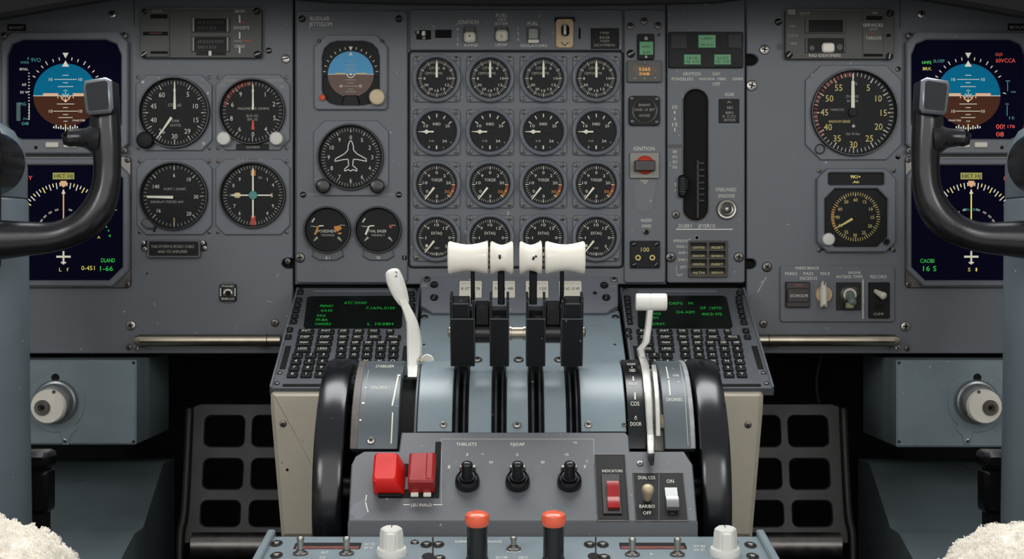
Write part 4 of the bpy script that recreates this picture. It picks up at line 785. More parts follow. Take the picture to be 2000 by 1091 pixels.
# ================================================================== keypad units and the sloping deck between them
TILT = 64
def lerp(a, b, t): return a + (b - a) * t
ROWY = (646, 658, 669, 681, 692.5, 705, 717.5, 730)
def cdu(right):
    ox = 631 if right else 0
    f = Frame(700 + ox, 562, .02, TILT)
    t = thing('keypad_unit', 'keypad unit with green-lettered screen beside the ' + ('flap lever with the white barrel knob' if right else 'tall white angled lever'), 'keypad', f)
    b = MB(f)
    if not right: x0, x1 = f.L(580, 562)[0], f.L(822, 562)[0]
    else: x0, x1 = f.L(1211, 562)[0], f.L(1454, 562)[0]
    yb = f.L(700, 757)[1]
    b.box(x0, x1, yb, .0, -.008, -.002, CDUM)
    b.prism(rr(x0, x1, yb, 0, .002), -.002, 0, CDUM, .0005)
    for x in (x0, x1 - .0022): b.box(x, x + .0022, yb, -.002, 0, .002, PAINT2, .0006)        # raised side rails
    b.box(x0 + .012, x1 - .012, yb + .0025, yb + .006, -.001, .0012, BLACK, .0004)
    b.box(x0 + .018, x1 - .03, -.0105, -.006, 0, .0008, PAINT2, .0004)
    sx = (590 if not right else 1450)
    for xx in (x0 + .0075, x1 - .0075): b.box(xx - .0028, xx + .0028, yb + .036, yb + .082, 0, .0006, BLACK)
    b.build('housing', t)
    b = MB(f)
    q = [(608, 578), (600, 580), (593, 636), (596, 640), (781, 640), (785, 636), (786, 581), (781, 577)] if not right else [(1249, 577), (1245, 581), (1246, 636), (1250, 640), (1427, 640), (1431, 636), (1419, 580), (1412, 577)]
    b.poly(q, 0, .8, SCR_BLK); z = .95
    L = [('ATC SWAP', 694, 591, 5, 44), ('PRIMARY', 638, 597, 4.5, 26), ('0.0.50', 638, 606, 4.5, 22), ('PAX', 628, 616, 4.5, 17), ('FF-BA', 629, 624, 4.5, 23), ('CANCELS', 631, 632, 4.5, 31), ('7.1A/N,.0150', 743, 601, 5, 56), ('L  10:58H', 743, 632, 5, 50)] if not right else \
        [('DEPS', 1320, 592, 5, 26), ('M', 1349, 592, 5, 8), ('DP  120TD', 1389, 601, 5, 42), ('.DA ASM', 1338, 609, 5, 37), ('4NCD 07E', 1390, 613, 5, 40), ('ACK', 1284, 612, 4.5, 15), ('OC', 1281, 620, 4.5, 12), ('SCRAT:', 1286, 632, 4.5, 27), ('FF', 1280, 600, 4.5, 10)]
    for tx, x, y, h, w in L: b.txt(tx, x, y, h, w, z, E_DGRN)
    b.build('screen', t)
    keys = []
    rnd = random.Random(3 + right)
    def row(k, a0, a7): return lerp(a0, a7, k / 7)
    if not right:
        fun = [(598, 591, 31), (637, 630, 32)]; low = [(581, 571, 21), (607, 598, 22), (632, 625, 22)]; let = [(671, 661, 20), (697, 687, 20), (722, 712, 20), (747, 739, 20), (772, 765, 20)]; top = [(671, 22), (700, 22), (730, 24), (762, 15)]; top2 = [(670, 22), (698, 22), (731, 27), (768, 30)]
    else:
        fun = [(1259, 1263, 31), (1298, 1301, 31)]; low = [(1252, 1256, 21), (1278, 1281, 22), (1303, 1307, 22)]; let = [(1334, 1343, 20), (1360, 1370, 20), (1384, 1397, 20), (1409, 1424, 20), (1435, 1449, 20)]; top = [(1333, 22), (1361, 22), (1391, 24), (1421, 14)]; top2 = [(1334, 22), (1362, 22), (1393, 28), (1431, 30)]
    W = ['INIT', 'RTE', 'DEP', 'ALTN', 'VNAV', 'DIR', 'LEGS', 'HOLD', 'FIX', 'PREV', 'NEXT', 'EXEC', 'PROG', 'MENU', 'NAV']; ch = 'ABCDEFGHIJKLMNOPQRSTUVWXYZ'; ci = 0; di = 0
    for k, y in enumerate(ROWY):
        if k < 4:
            for a, c, w in fun:
                a4 = lerp(a, c, k / 3.0) if not right else lerp(a, a + 4, k / 3.0)
                keys.append((a4, y, w, W[(k * 2 + ci) % 15]))
        else:
            for a, c, w in low: keys.append((lerp(a, c, (k - 4) / 3), y, w, str((di + 1) % 10))); di += 1
        if k == 0: keys += [(x, y, w, W[(i + 5) % 15]) for i, (x, w) in enumerate(top)]
        elif k == 1: keys += [(x, y, w, W[(i + 9) % 15]) for i, (x, w) in enumerate(top2)]
        else:
            for a, c, w in let:
                keys.append((row(k, a, c), y, w, W[(ci + k) % 15] if k == 2 else ch[ci % 26])); ci += (k > 2)
    lsk = [(586, 569), (583.5, 584), (581, 594.5), (578.5, 604.5), (576, 615.5), (573.5, 626)] if not right else [(1445, 570), (1443.5, 580), (1444, 588), (1446, 597), (1448, 606.5), (1450.5, 616.5), (1453, 627.5)]
    lsk += [(803, 572), (804, 583), (804, 595), (804, 604)] if not right else [(1225, 580), (1226, 588), (1226.5, 597), (1227.5, 606.5), (1228.5, 617), (1229.5, 627)]
    lsk += [(565.5, 642), (563, 656)] if not right else [(1227.5, 644), (1228, 656), (1457, 644), (1460, 656)]
    for x, y in lsk: keys.append((x, y, 13, '-'))
    for x, y, w, tx in keys:
        k = (H - f.o.z) ; px, py = f.L(x, y, .002)
        sl = f.L(x + .5, y)[0] - f.L(x - .5, y)[0]; w_ = w * sl; h_ = (.0086 if w != 13 else .0078)
        b = MB(f); p = rr(px - w_ / 2, px + w_ / 2, py - h_ / 2, py + h_ / 2, .0012, 2); q = inset(p, .0009)
        b.loft([[(a, c, 0) for a, c in p], [(a, c, .0016) for a, c in p], [(a, c, .0026) for a, c in q]], KEYM)
        vs, fs, tw = tgeo(tx); hh = .0042 if w != 13 else .003; kw = min(w_ * .55 / tw, hh / .75)
        b.add([(px + a * kw, py + (c - .35) * hh / .7, .0027) for a, c in vs], fs, INK)
        b.build('key', t)
    cs = [(x0 + .005, -.005), (x1 - .005, -.005), (x0 + .006, yb + .008), (x1 - .006, yb + .008), (x0 + .006, yb + .028), (x1 - .006, yb + .028)]
    for x, y in cs:
        o = bpy.data.objects.new('screw', SCR['d']); COL.objects.link(o); o.parent = t; o.location = (x, y, 0); o.scale = (.0026,) * 3; o.rotation_euler = (0, 0, x * 900)
    return t
cdu(False); cdu(True)
# sloping deck plate
f = Frame(1015, 562, .012, TILT)
t = thing('deck_plate', 'blue-grey sloping deck plate behind the four levers', 'plate', f)
b = MB(f); xa, xb = f.L(826, 580)[0], f.L(1206, 580)[0]; yb = f.L(1000, 735)[1]; yt = f.L(1000, 606)[1]
b.box(xa, xb, yb, yt, -.004, 0, PAINTB, .001)
for x, y in ((828, 662), (1190, 664)): b.disc(x if x < 1000 else 1201, 672, 2.5, -.1, .3, VOID, n=10)
b.build('plate', t)
b = MB(); b.box(-.1, .1, .0, .03, -f.o.z, -.095, BLACK); o = b.build('support'); o.parent = t; o.matrix_parent_inverse = f.M.inverted() @ Matrix.Translation(Vector((f.o.x, -.10, f.o.z)))
for x, y, r in ((829, 619, 7), (1202, 619, 7), (932, 703, 9), (1013, 703, 9), (1092, 703, 9)):
    scr(t, f, x, y, r, 0, 'd')
# lamp housing strip with four white captions
f = Frame(1015, 575, .058, 38)
t = thing('indicator_strip', 'grey strip carrying four white caption labels behind the white lever knobs', 'strip', f)
b = MB(f); b.poly([(822, 540), (1207, 540), (1207, 596), (1193, 604), (1185, 610), (845, 610), (836, 604), (822, 596)], -12, 0, PAINT2, 1); b.txt('ON', 828, 557, 6, 12, .15, INKD); b.plate(915, 545, 921, 546.5, -.1, .1, INKD); b.build('housing', t)
for x, y, r, k in ((848, 556, 8, 'k'), (848, 581, 8, 'k'), (834, 545, 7, 'd'), (1199, 546, 7, 's'), (1180, 557, 8, 'k'), (1184, 581, 8, 'k'), (1162, 572, 4, 'k')): scr(t, f, x, y, r, 0, k)
for x0, tx in ((897, '8 37°M 78'), (962, '59  S 48'), (1027, 'S  TI 120'), (1092, '90 62 10 45')):
    b = MB(f); b.plate(x0, 548, x0 + 44, 580, 0, 1.6, CREAMP, 2, 3, .4); b.txt('VERTICAL ON', x0 + 22, 553, 3.5, 38, 1.75, INKD); b.txt(tx, x0 + 22, 563, 5.5, 36, 1.75, INKK); b.build('caption_label', t)

# ================================================================== control stand
QD, QZ, R = .34, H - .167, .097
def pyof(phi, r=R): return CY + (H - (QZ + r * math.cos(phi))) / (K * (D - QD - r * math.sin(phi)))
def phiof(py, r=R):
    a, c = rad(2), rad(88)
    for _ in range(40):
        m_ = (a + c) / 2
        if pyof(m_, r) < py: a = m_
        else: c = m_
    return (a + c) / 2
QO = Vector((0, -QD, QZ))
def dp(x, phi, r): return (x, -r * math.sin(phi), r * math.cos(phi))   # point relative to the drum axis
def xd(px, py=830, r=R): ph = phiof(py, r); return (px - CX) * K * (D - QD - r * math.sin(ph))
def drum(b, x0, x1, p0, p1, r0, r1, m, n=26, bv=.0006):
    ls = []
    for i in range(n + 1):
        ph = p0 + (p1 - p0) * i / n
        ls.append([dp(x0, ph, r0), dp(x0, ph, r1 - bv), dp(x0 + bv, ph, r1), dp(x1 - bv, ph, r1), dp(x1, ph, r1 - bv), dp(x1, ph, r0)])
    return b.loft(ls, m)
def dtxt(b, t, px, py, h, w, m=INK, r=R):
    vs, fs, tw = tgeo(t); p0 = phiof(py, r); x = xd(px, py, r); kx = w / tw * K * (D - QD - r * math.sin(p0)); kp = (phiof(py + .5, r) - phiof(py - .5, r)) * h / .7
    b.add([dp(x + a * kx, p0 - (c - .35) * kp, r + .0002) for a, c in vs], fs, m)
def dline(b, pts, w, m=INK, r=R, n=10):
    for (xa, ya), (xb, yb) in zip(pts[:-1], pts[1:]):
        for i in range(n):
            q = []
            for k in (i, i + 1):
                x, y = lerp(xa, xb, k / n), lerp(ya, yb, k / n); ph = phiof(y, r); X = xd(x, y, r); hw = w / 2 * K * 1.28
                q.append((dp(X - hw, ph, r + .0002), dp(X + hw, ph, r + .0002)))
            b.add([q[0][0], q[0][1], q[1][1], q[1][0]], [(0, 1, 2, 3)], m)
def ddot(b, px, py, rp, m=INK, r=R):
    ph = phiof(py, r); X = xd(px, py, r); k = rp * K * 1.28; b.add([dp(X + k * math.cos(a), ph + k * math.sin(a) / r, r + .0003) for a in [2 * PI * i / 12 for i in range(12)]], [tuple(range(12))], m)
PB, PS = phiof(842), phiof(876); PT = rad(-50)
st = thing('control_stand', 'grey control stand with curved slotted top between the two black wheels', 'console', loc=QO)
def part(name, b, parent=st): o = b.build(name); o.parent = parent; return o
b = MB(); drum(b, xd(693), xd(1348), rad(-70), rad(80), .02, R - .014, VOID, 30); part('core', b)
b = MB(); drum(b, xd(686), xd(778), PT, PS, R - .012, R, SCALEP)
dline(b, [(777.5, 735), (766, 792)], 3.2); dline(b, [(770, 792), (780, 793)], 2.5); dline(b, [(767, 805), (764, 866)], 2.4); ddot(b, 782 - 3, 733, 3.5)
dtxt(b, 'STABILISER', 752, 715, 5, 36); dtxt(b, 'TENOPEN T', 743, 757, 6, 38)
for x, y, r_ in ((714, 757, 2), (709.5, 787, 3), (704, 820, 2.2)): ddot(b, x, y, r_)
dline(b, [(720, 722), (716, 745), (711, 780)], 1, INKD)
part('scale_plate', b)
b = MB(); drum(b, xd(686) - .0004, xd(701), PT, PS - .004, R - .01, R + .0004, mat('worn_brown_edge', '#5d5651', .5, var=.2, vscale=100)); part('edge_strip', b)
def dscr(px, py, rp, kind='s', r=R, parent=st):
    ph = phiof(py, r); o = bpy.data.objects.new('screw', SCR[kind]); COL.objects.link(o); o.parent = parent
    o.location = dp(xd(px, py, r), ph, r); o.rotation_euler = (ph, 0, .5 + px); k = rp * K * 1.28; o.scale = (k, k, k * .7)
    o.rotation_mode = 'ZYX'; return o
dscr(724.5, 860, 8); dscr(866, 829, 7); dscr(1010, 829, 7.5); dscr(1149, 829, 7.5); dscr(1219, 829, 5, 'd')
b = MB(); drum(b, xd(808), xd(813.5), PT, PB, R - .012, R - .002, PAINTD); part('slot_wall', b)
for a, c in ((815, 883), (1135, 1223)): b = MB(); drum(b, xd(a), xd(c), PT, PB, R - .012, R, PAINTB); part('cover_plate', b)
for a, c in ((914, 960), (989, 1032), (1063, 1107)): b = MB(); drum(b, xd(a), xd(c), PT, PB, R - .012, R - .0025, PAINTB); part('cover_plate', b)
for a, c in ((884, 913), (961, 988), (1033.5, 1062), (1108, 1134)):
    w = (c - a)
    for p, q, e in ((a + .3, a + 3.5, -.001), (a + 4.5, a + w * .38, .0005), (a + w * .66, a + w - 4.5, .0005), (a + w - 3.5, a + w - .3, -.001)):
        b = MB(); drum(b, xd(p), xd(q), PT, PB + .02, R - .014, R + e, RIBM if e > 0 else GLOSSK); part('slot_rib', b)
b = MB(); drum(b, xd(1226), xd(1262), PT, PS, R - .012, R + .001, GLOSSK)
for tx, x, y, h, w in (('NORM', 1233, 711, 4, 16), ('OED', 1235, 723, 5.5, 12), ('INCRT', 1237.5, 749.5, 6, 18), ('COS', 1240, 788, 8, 17), ('DOOR', 1242, 827.5, 7.5, 22), ('O', 1241.5, 816.5, 6, 5)): dtxt(b, tx, x, y, h, w, INK, R + .001)
for x, y0, y1, w in ((1234, 716, 718, 2), (1236.5, 735, 744, 2.2), (1240, 766, 780, 2.6), (1241.5, 812, 815, 2)): dline(b, [(x, y0), (x + .5, y1)], w, INK, R + .0011, 3)
part('detent_plate', b)
b = MB(); drum(b, xd(1277), xd(1297), PT, PS, R - .014, R - .007, mat('mottled_slot_floor', '#77736a', .6, var=.3, vscale=140)); part('slot_floor', b)
b = MB()
drum(b, xd(1284), xd(1303), phiof(808), phiof(834), R - .008, R - .001, mat('worn_tan_catch', '#6d6150', .5, var=.3, vscale=200)); part('catch', b)
b = MB(); drum(b, xd(1297), xd(1356), PT, PS, R - .012, R, SCALEP)
dline(b, [(1301, 716), (1305, 736)], 2.2); dline(b, [(1306, 742), (1309, 772)], 2.4); ddot(b, 1305.5, 738, 2.5); dtxt(b, 'ONE', 1320, 733, 4, 12); dtxt(b, 'DEGREES', 1317, 780, 6, 31); dline(b, [(1328, 711), (1338, 770), (1344, 870)], 1.4, INKD)
part('scale_plate', b)
b = MB(); drum(b, xd(1347), xd(1356) + .0004, PT, PS - .004, R - .01, R + .0004, mat('worn_grey_edge', '#8f9192', .5, var=.2, vscale=150)); part('edge_strip', b)
# switch panel below the drum
FT = 47.3
fF = Frame(1020, 845, .4283, FT)
MF = Matrix.Translation(QO).inverted() @ fF.M
def fpart(name, b): o = b.build(name); o.matrix_world = Matrix(); o.parent = st; o.matrix_local = MF; return o
b = MB(fF)
b.poly([(711, 880), (779, 880), (784, 843), (1221, 843), (1228, 850), (1230, 880), (1336, 880), (1353, 906), (1362, 1018), (680, 1018), (686, 906), (694, 890)], -7, 0, PAINTD, 1)
for a in ((862, 857, 1160, 857), (862, 857, 862, 985), (1160, 857, 1160, 905)): b.line(*a, 1, .15, INKD)
for tx, x, y, h, w in (('THRUSTS', 911, 867, 6, 40), ('FADAP', 1011, 867, 6, 27), ('*0', 1123, 864, 4, 8), ('3', 912, 887, 5, 5), ('2', 1010, 887, 5, 5), ('10', 1107, 887, 5, 7), ('8', 877, 911, 7, 5), ('0', 959, 902, 5, 7), ('0', 1060, 902, 5, 7), ('F', 1143, 911, 7, 4), ('C', 1147, 900, 5, 4), ('LEU INALO', 823, 985.5, 6, 40)): b.txt(tx, x, y, h, w, .15, INK)
b.line(788, 985, 800, 985, 1.6, .15, INK); b.line(846, 985, 864, 985, 1.6, .15, INK)
b.poly([(683, 1000), (690, 985), (712, 972), (718, 985), (716, 1004), (706, 1014), (694, 1014)], 0, .12, PAINT)
for a in ((716, 966, 714, 978), (714, 980, 719, 1000)): b.line(*a, 2, .25, INK)
b.plate(740, 955, 858, 972, 0, .3, VOID, 2); b.plate(848, 862, 860, 968, 0, .25, VOID, 2); b.plate(786, 905, 800, 930, 0, .3, VOID)
fpart('switch_panel', b)
for x, y, k in ((1250, 905, 's'),):
    o = scr(st, fF, x, y, 6, 0, k); o.parent = None; lx, ly = fF.L(x, y); o.parent = st; o.matrix_local = MF @ Matrix.Translation((lx, ly, 0)) @ Matrix.Diagonal((.0026, .0026, .002, 1))
b = MB()
p0 = fF.M @ Vector((0, fF.L(1020, 1018)[1], 0)) - QO
xa, xb = (680 - CX) * K * 1.207, (1362 - CX) * K * 1.207
b.prism([(p0.y - .001, p0.z), (p0.y + .006, p0.z), (p0.y + .006, -.045), (p0.y - .001, -.045)], xa, xb, PAINTD)
b.v = [(z, x, y) for x, y, z in b.v]; part('skirt', b)
b = MB(); prof = [(.15, .02 + .03), (-.05, .03), (-.075, .02), (p0.y + .01, p0.z - .004), (p0.y + .01, -QZ + .0), (.15, -QZ)]
b.prism(prof, xd(697), xd(1344), BLACK); b.v = [(z, x, y) for x, y, z in b.v]; part('pedestal_body', b)
# beige fairings either side
for xs in ((527, 690, 549, 690), (1332, 1492, 1332, 1470)):
    left = xs[0] < 1000
    d0 = .213; b = MB(); y0, y1 = 763, 1050
    o = P(1008, 763, d0); b.o = o
    def w(px, py): q = P(px, py, d0) - o; return (q.x, q.z)
    pl = [w(533, 765), w(690, 765), w(690, 1050), w(549, 1050), w(528, 800), w(527.5, 774), w(529, 768)] if left else [w(1330, 765), w(1486, 765), w(1490, 768), w(1492, 774), w(1491, 800), w(1470, 1050), w(1330, 1050)]
    zf = P(0, 1050, d0).z
    f = Frame(1008, 763, d0); b.fr = f; b.prism(pl, -.2, 0, BEIGE, .004)
    lx = w(549, 1050)[0] if left else w(1330, 1050)[0]; rx = w(690, 1050)[0] if left else w(1470, 1050)[0]
    b.box(lx + .003, rx - .003, -(o.z) + .001, w(0, 1050)[1] + .0005, -.19, -.004, BEIGE)
    b.disc(561 if left else 1462, 917 if left else 920, 3, -.1, .1, VOID, n=12) if left else None
    fo = b.build('side_fairing'); tag(fo, 'beige tapered fairing below the %s keypad, %s of its black wheel' % (('left', 'left') if left else ('right', 'right')), 'fairing')
    sx, sy = (553, 827) if left else (1461, 829); o2 = scr(fo, f, sx, sy, 7, 0, 'd'); lx, ly = f.L(sx, sy); o2.location = (lx, ly, 0)
# trim wheels
for left in (True, False):
    WZ, WD, WR = H - .183, .34, .115
    xo = (607 - CX) * K * 1.245 if left else (1432 - CX) * K * 1.245; s_ = 1 if left else -1; w = .0245
    t = thing('trim_wheel', 'tall glossy black wheel on the %s side of the slotted drum' % ('left' if left else 'right'), 'wheel', loc=(xo + s_ * w / 2, -WD, WZ))
    b = MB(); h = w / 2
    b.lathe((0, 0, 0), [(WR - .016, -h + .002), (WR - .006, -h), (WR - .002, -h + .0012), (WR, -h + .005), (WR, h - .005), (WR - .002, h - .0012), (WR - .006, h), (WR - .016, h - .002), (WR - .02, 0)], WHEELK, 96, 'x', caps=False)
    o = b.build('rim'); o.parent = t
    b = MB(); b.lathe((0, 0, 0), [(.001, -h + .003), (WR - .014, -h + .003), (WR - .014, h - .003), (.001, h - .003)], WHEELK, 64, 'x'); o = b.build('web', smooth=25); o.parent = t
    b = MB(); b.lathe((0, 0, 0), [(.001, -h - .003), (.014, -h - .003), (.014, h + .006), (.001, h + .006)], DSTEEL, 24, 'x'); o = b.build('hub'); o.parent = t
# throttle levers
LT = -20
fT = Frame(1010, 607, .391, LT)
def lever(label, kn, body, arm, marks, bolt, group='thrust levers'):
    t = thing('thrust_lever', label, 'lever', fT, group)
    c = (kn[0] + kn[1]) / 2; b = MB(fT); y = fT.L(c, 503)[1]; s_ = fT.L(1001, 503)[0] - fT.L(1000, 503)[0]; X = lambda px: fT.L(px, 503)[0]
    hw = (X(kn[1]) - X(kn[0])) / 2; R0 = 32.5 * s_; R1 = (26 if kn[1] - kn[0] > 60 else 25.5) * s_; n = 14; pr = [(R0 * .55, -hw - .0004), (R0 * .93, -hw), (R0, -hw + .0014)]
    for i in range(1, n): u = -1 + 2 * i / n; pr.append((R1 + (R0 - R1) * abs(u) ** 1.7, u * (hw - .0016)))
    pr += [(R0, hw - .0014), (R0 * .93, hw), (R0 * .55, hw + .0004)]
    b.lathe((X(c), y, 0), pr, IVORY, 48, 'x')
    if kn[1] - kn[0] > 60: pass
    ko = b.build('knob', t)
    for k, (mx_, my_) in enumerate(marks):
        b = MB(fT); q = fT.L(mx_, my_, R1); b.lathe((q[0], q[1], R1 - .0012), [(.0011, 0), (.0009, .0018), (.0002, .002)], INKK, 10); b.build('wear_mark', ko)
    b = MB(fT); xa, xb = X(arm[0]), X(arm[1]); ya, yb = fT.L(c, 592)[1], fT.L(c, 530)[1]
    b.box(xa, xb, ya, yb, -.004, .004, LEVERK, .0008); b.build('arm', t)
    x0, x1 = fT.L(body[0], 650)[0], fT.L(body[1], 650)[0]; yt, ym, yl = fT.L(c, 586, .01)[1], fT.L(c, 622, .012)[1], fT.L(c, 716, .012)[1]
    b = MB(fT); b.box(x0, x1, yl, ym, -.012, .012, LEVERK, .0008, EDGEW)
    hx = .0022
    b.box(x0, x0 + hx, ym - .001, yt, -.011, .011, LEVERK, .0006, EDGEW); b.box(x1 - hx, x1, ym - .001, yt, -.011, .011, LEVERK, .0006, EDGEW)
    wide = body[1] - body[0] > 42
    if wide:
        m0 = xa - x0 > x1 - xb; pa, pb = (x0 + hx, xa - .001) if m0 else (xb + .001, x1 - hx)
        b.box(pa - .0005, pb, ym - .002, yt - .003, -.009, .0095, LEVERK, .0009, EDGEW)
    b.box(x0 + hx, x1 - hx, ym - .002, yt - .012, -.008, .002, LEVERK)
    b.build('body', t)
    b = MB(fT); b.box((x0 + x1) / 2 - .0035, (x0 + x1) / 2 + .0035, yl - .026, yl + .002, -.006, .003, BLACK); b.build('link', t)
    if bolt:
        b = MB(fT); q = fT.L(bolt, 648); r = 11 * s_; xs_ = x0 if bolt < 1000 else x1
        b.lathe((xs_, q[1], 0), [(r, 0), (r, .0012 * (1 if bolt > 1000 else -1)), (r * .6, .0024 * (1 if bolt > 1000 else -1)), (.0003, .0026 * (1 if bolt > 1000 else -1))], STEEL, 20, 'x'); b.build('bolt', t)
lever('wide white waisted knob on a thin black lever, leftmost of the four', (875.5, 953), (880, 928), (919, 927), (), 877)
lever('narrow white knob with one small teardrop mark, second lever from left', (958, 1002), (956.5, 994.5), (972, 985.5), ((976, 500), (976.3, 503.5)), None)
lever('narrow white knob with a double dark mark, third lever from left', (1015, 1058), (1027, 1065), (1034, 1049), ((1042.5, 503), (1047, 500.5), (1041.5, 505.5)), None)
lever('wide white waisted knob on a thin black lever, rightmost of the four', (1065, 1142), (1095, 1138), (1094, 1102), (), 1142)
t = thing('lever_spindle', 'black and metal spindle joining the four black lever bodies', 'rod', fT)
for a, c, m, pr in ((928.5, 956, GLOSSK, 1), (1065.5, 1094, GLOSSK, 1)):
    b = MB(fT); x0, x1 = fT.L(a, 640)[0], fT.L(c, 640)[0]; b.box(x0, x1, fT.L(1000, 632)[1], fT.L(1000, 596)[1], -.012, .004, GLOSSK, .001); y = fT.L(1000, 650)[1]; b.lathe((x0, y, 0), [(.0085, 0), (.0085, x1 - x0)], GLOSSK, 24, 'x'); b.build('sleeve', t)
b = MB(fT); x0, x1 = fT.L(995, 650)[0], fT.L(1026.5, 650)[0]; y = fT.L(1000, 650)[1]; h = x1 - x0
b.lathe((x0, y, 0), [(.0062, 0), (.0062, h * .12), (.0054, h * .14), (.0054, h * .84), (.0062, h * .86), (.0062, h)], BRASS, 24, 'x'); b.build('rod', t)
# speedbrake lever
SD = .352
t = thing('speedbrake_lever', 'tall white angled lever with a rounded hand grip, left of the drum', 'lever', loc=P(805, 720, SD)); so = P(805, 720, SD)
b = MB()
def W(px, py, d=SD): q = P(px, py, d) - so; return (q.x, q.y, q.z)
u = K * (D - SD)
b.tube([(*W(767, 533), 15 * u), (*W(771, 546), 17 * u), (*W(777, 562), 16.5 * u), (*W(783, 577), 14.5 * u), (*W(789, 590), 11 * u)], WHITEP, 18, 6, .62); b.build('grip').parent = t
b = MB(); b.o = so; b.place = False; b.ribbon([(786, 585, SD, 17, .008), (793, 600, SD, 17, .008), (799, 613, SD, 19, .008), (805, 629, SD, 22, .008), (808, 650, SD, 26, .008), (809.5, 672, SD, 29, .008), (809.5, 692, SD, 28, .008), (806, 703, SD + .001, 21, .008), (806, 712, SD + .002, 20, .008), (806, 735, SD + .02, 18, .008)], WHITEP); b.build('arm').parent = t
for o in t.children: o.location = (0, 0, 0)
b = MB(); q = W(774, 541, SD + .0095)
vs, fs, tw = tgeo('2'); b.add([(q[0] + a * .006, q[1] - .002, q[2] + c * .007) for a, c in vs], fs, INKK); o = b.build('marking'); o.parent = [c for c in t.children if c.name.startswith('grip')][0]
f = Frame(834, 702, .325, 10); b = MB(f); b.disc(834, 705, 14, -2, 2, IVORY, .8, n=32); b.ring(821, 702, [(4, 2), (4, 3.5), (.01, 3.8)], BRASS, 14); tag(b.build('index_disc'), 'small cream disc at the foot of the tall white lever', 'disc')
# flap lever
def dF(py):
    o = fF.o; n = fF.n; c = Vector((0, -D, H)); dr = Vector((0, 1, -(py - CY) * K)); return D - (o - c).dot(n) / dr.dot(n)
t = thing('flap_lever', 'cranked lever with white barrel knob, right of the drum', 'lever', loc=P(1262, 720, SD)); so = P(1262, 720, SD)
b = MB(); q = W(1242, 589.5); r = 17 * u; L_ = 60 * u
b.lathe(q, [(r * .6, -.0002), (r * .92, 0), (r, .001), (r, L_ * .46), (r * .96, L_ * .475), (r * .96, L_ * .49), (r, L_ * .505), (r, L_ - .001), (r * .92, L_), (r * .6, L_ + .0002)], WHITEP, 40, 'x'); b.build('knob').parent = t
FLV = mat('worn_metal_lever', '#c9c7bf', .3, .35, var=.15, vscale=60, chips=.3, chipcol='#7c7871')
def drd(py, h=.006): ph = phiof(max(py, 712), R + h); return QD + (R + h) * math.sin(ph)
b = MB(); b.o = so; b.place = False; b.ribbon([(1270, 600, SD, 13, .006), (1266, 640, SD, 13, .006), (1262, 668, SD, 14, .006), (1251, 681, SD, 14, .006), (1254, 696, SD, 14, .006), (1259, 712, SD + .012, 15, .006)] + [(x, y, drd(y), w_, .006) for x, y, w_ in ((1262, 730, 15), (1265, 760, 15), (1267, 790, 14), (1268, 815, 13), (1270, 850, 12))], FLV); b.build('arm').parent = t
b = MB(); b.o = so; b.place = False; b.ribbon([(1270, 848, drd(848), 12.5, .006), (1270.5, 866, dF(866) + .011, 12.5, .006), (1271, 886, dF(886) + .010, 12, .006)], FLV); b.build('tail').parent = t
b = MB(); b.o = so; b.place = False; b.ribbon([(1271, 884, dF(884) + .010, 12.5, .007), (1271.5, 898, dF(898) + .010, 11.5, .007), (1273, 908, dF(908) + .009, 6, .005)], GLOSSK); b.build('tip').parent = t
b = MB(); b.o = so; b.place = False; b.ribbon([(1276.5, 712, drd(712, .003), 8, .005)] + [(x, y, drd(y, .002), 9, .005) for x, y in ((1279, 730), (1282, 760), (1284, 800), (1285, 850))], FLV); b.build('guide_bar').parent = t
# guarded switches etc. on the switch panel
def fbase(px, py): return Frame(px, py, dF(py), FT)
f = fbase(765, 950); t = thing('guarded_switch', 'bright red box-shaped switch guard, left of the red pair', 'switch', f)
b = MB(f); y0, y1 = f.L(765, 966)[1], f.L(765, 908)[1]; a, c = f.L(731, 940)[0], f.L(779, 940)[0]
b.loft([[(x, y, z) for x, y in rr(a + e, c + .005 * (1 - k) - e, lo + e, hi - e, .003, 3)] for k, z, lo, hi, e in ((0, .0005, y0, y1, 0), (.5, .008, y0 - .0005, y1, 0), (1, .0145, y0 + .0008, y1, 0), (1, .0165, y0 + .001, y1, .0016))], RED); b.build('guard', t)
b = MB(f); b.box(a + .004, c + .003, y0 - .003, y0, 0, .003, BLACK, .0005); b.build('hinge', t)
f = fbase(826, 950); t = thing('guarded_switch', 'dark red ridged switch guard, right of the red pair', 'switch', f)
b = MB(f); y0, y1 = f.L(826, 964)[1], f.L(826, 906)[1]; a, c = f.L(799, 940)[0], f.L(851, 940)[0]; b.box(a, c, y0, y1, .0005, .0155, REDD, .002); b.box(a + .0125, c - .0004, y0 + .0003, y1 - .0003, .010, .0164, REDD, .002); b.box(a + .0002, c - .0002, y0 - .0006, y0 + .008, .0005, .0158, REDD, .0015); b.build('guard', t)
b = MB(f); b.box(a + .002, a + .008, y0 - .0035, y0, 0, .0025, INK, .0005); b.box(c - .009, c - .003, y0 - .0035, y0, 0, .0025, INK, .0005); b.build('hinge', t)
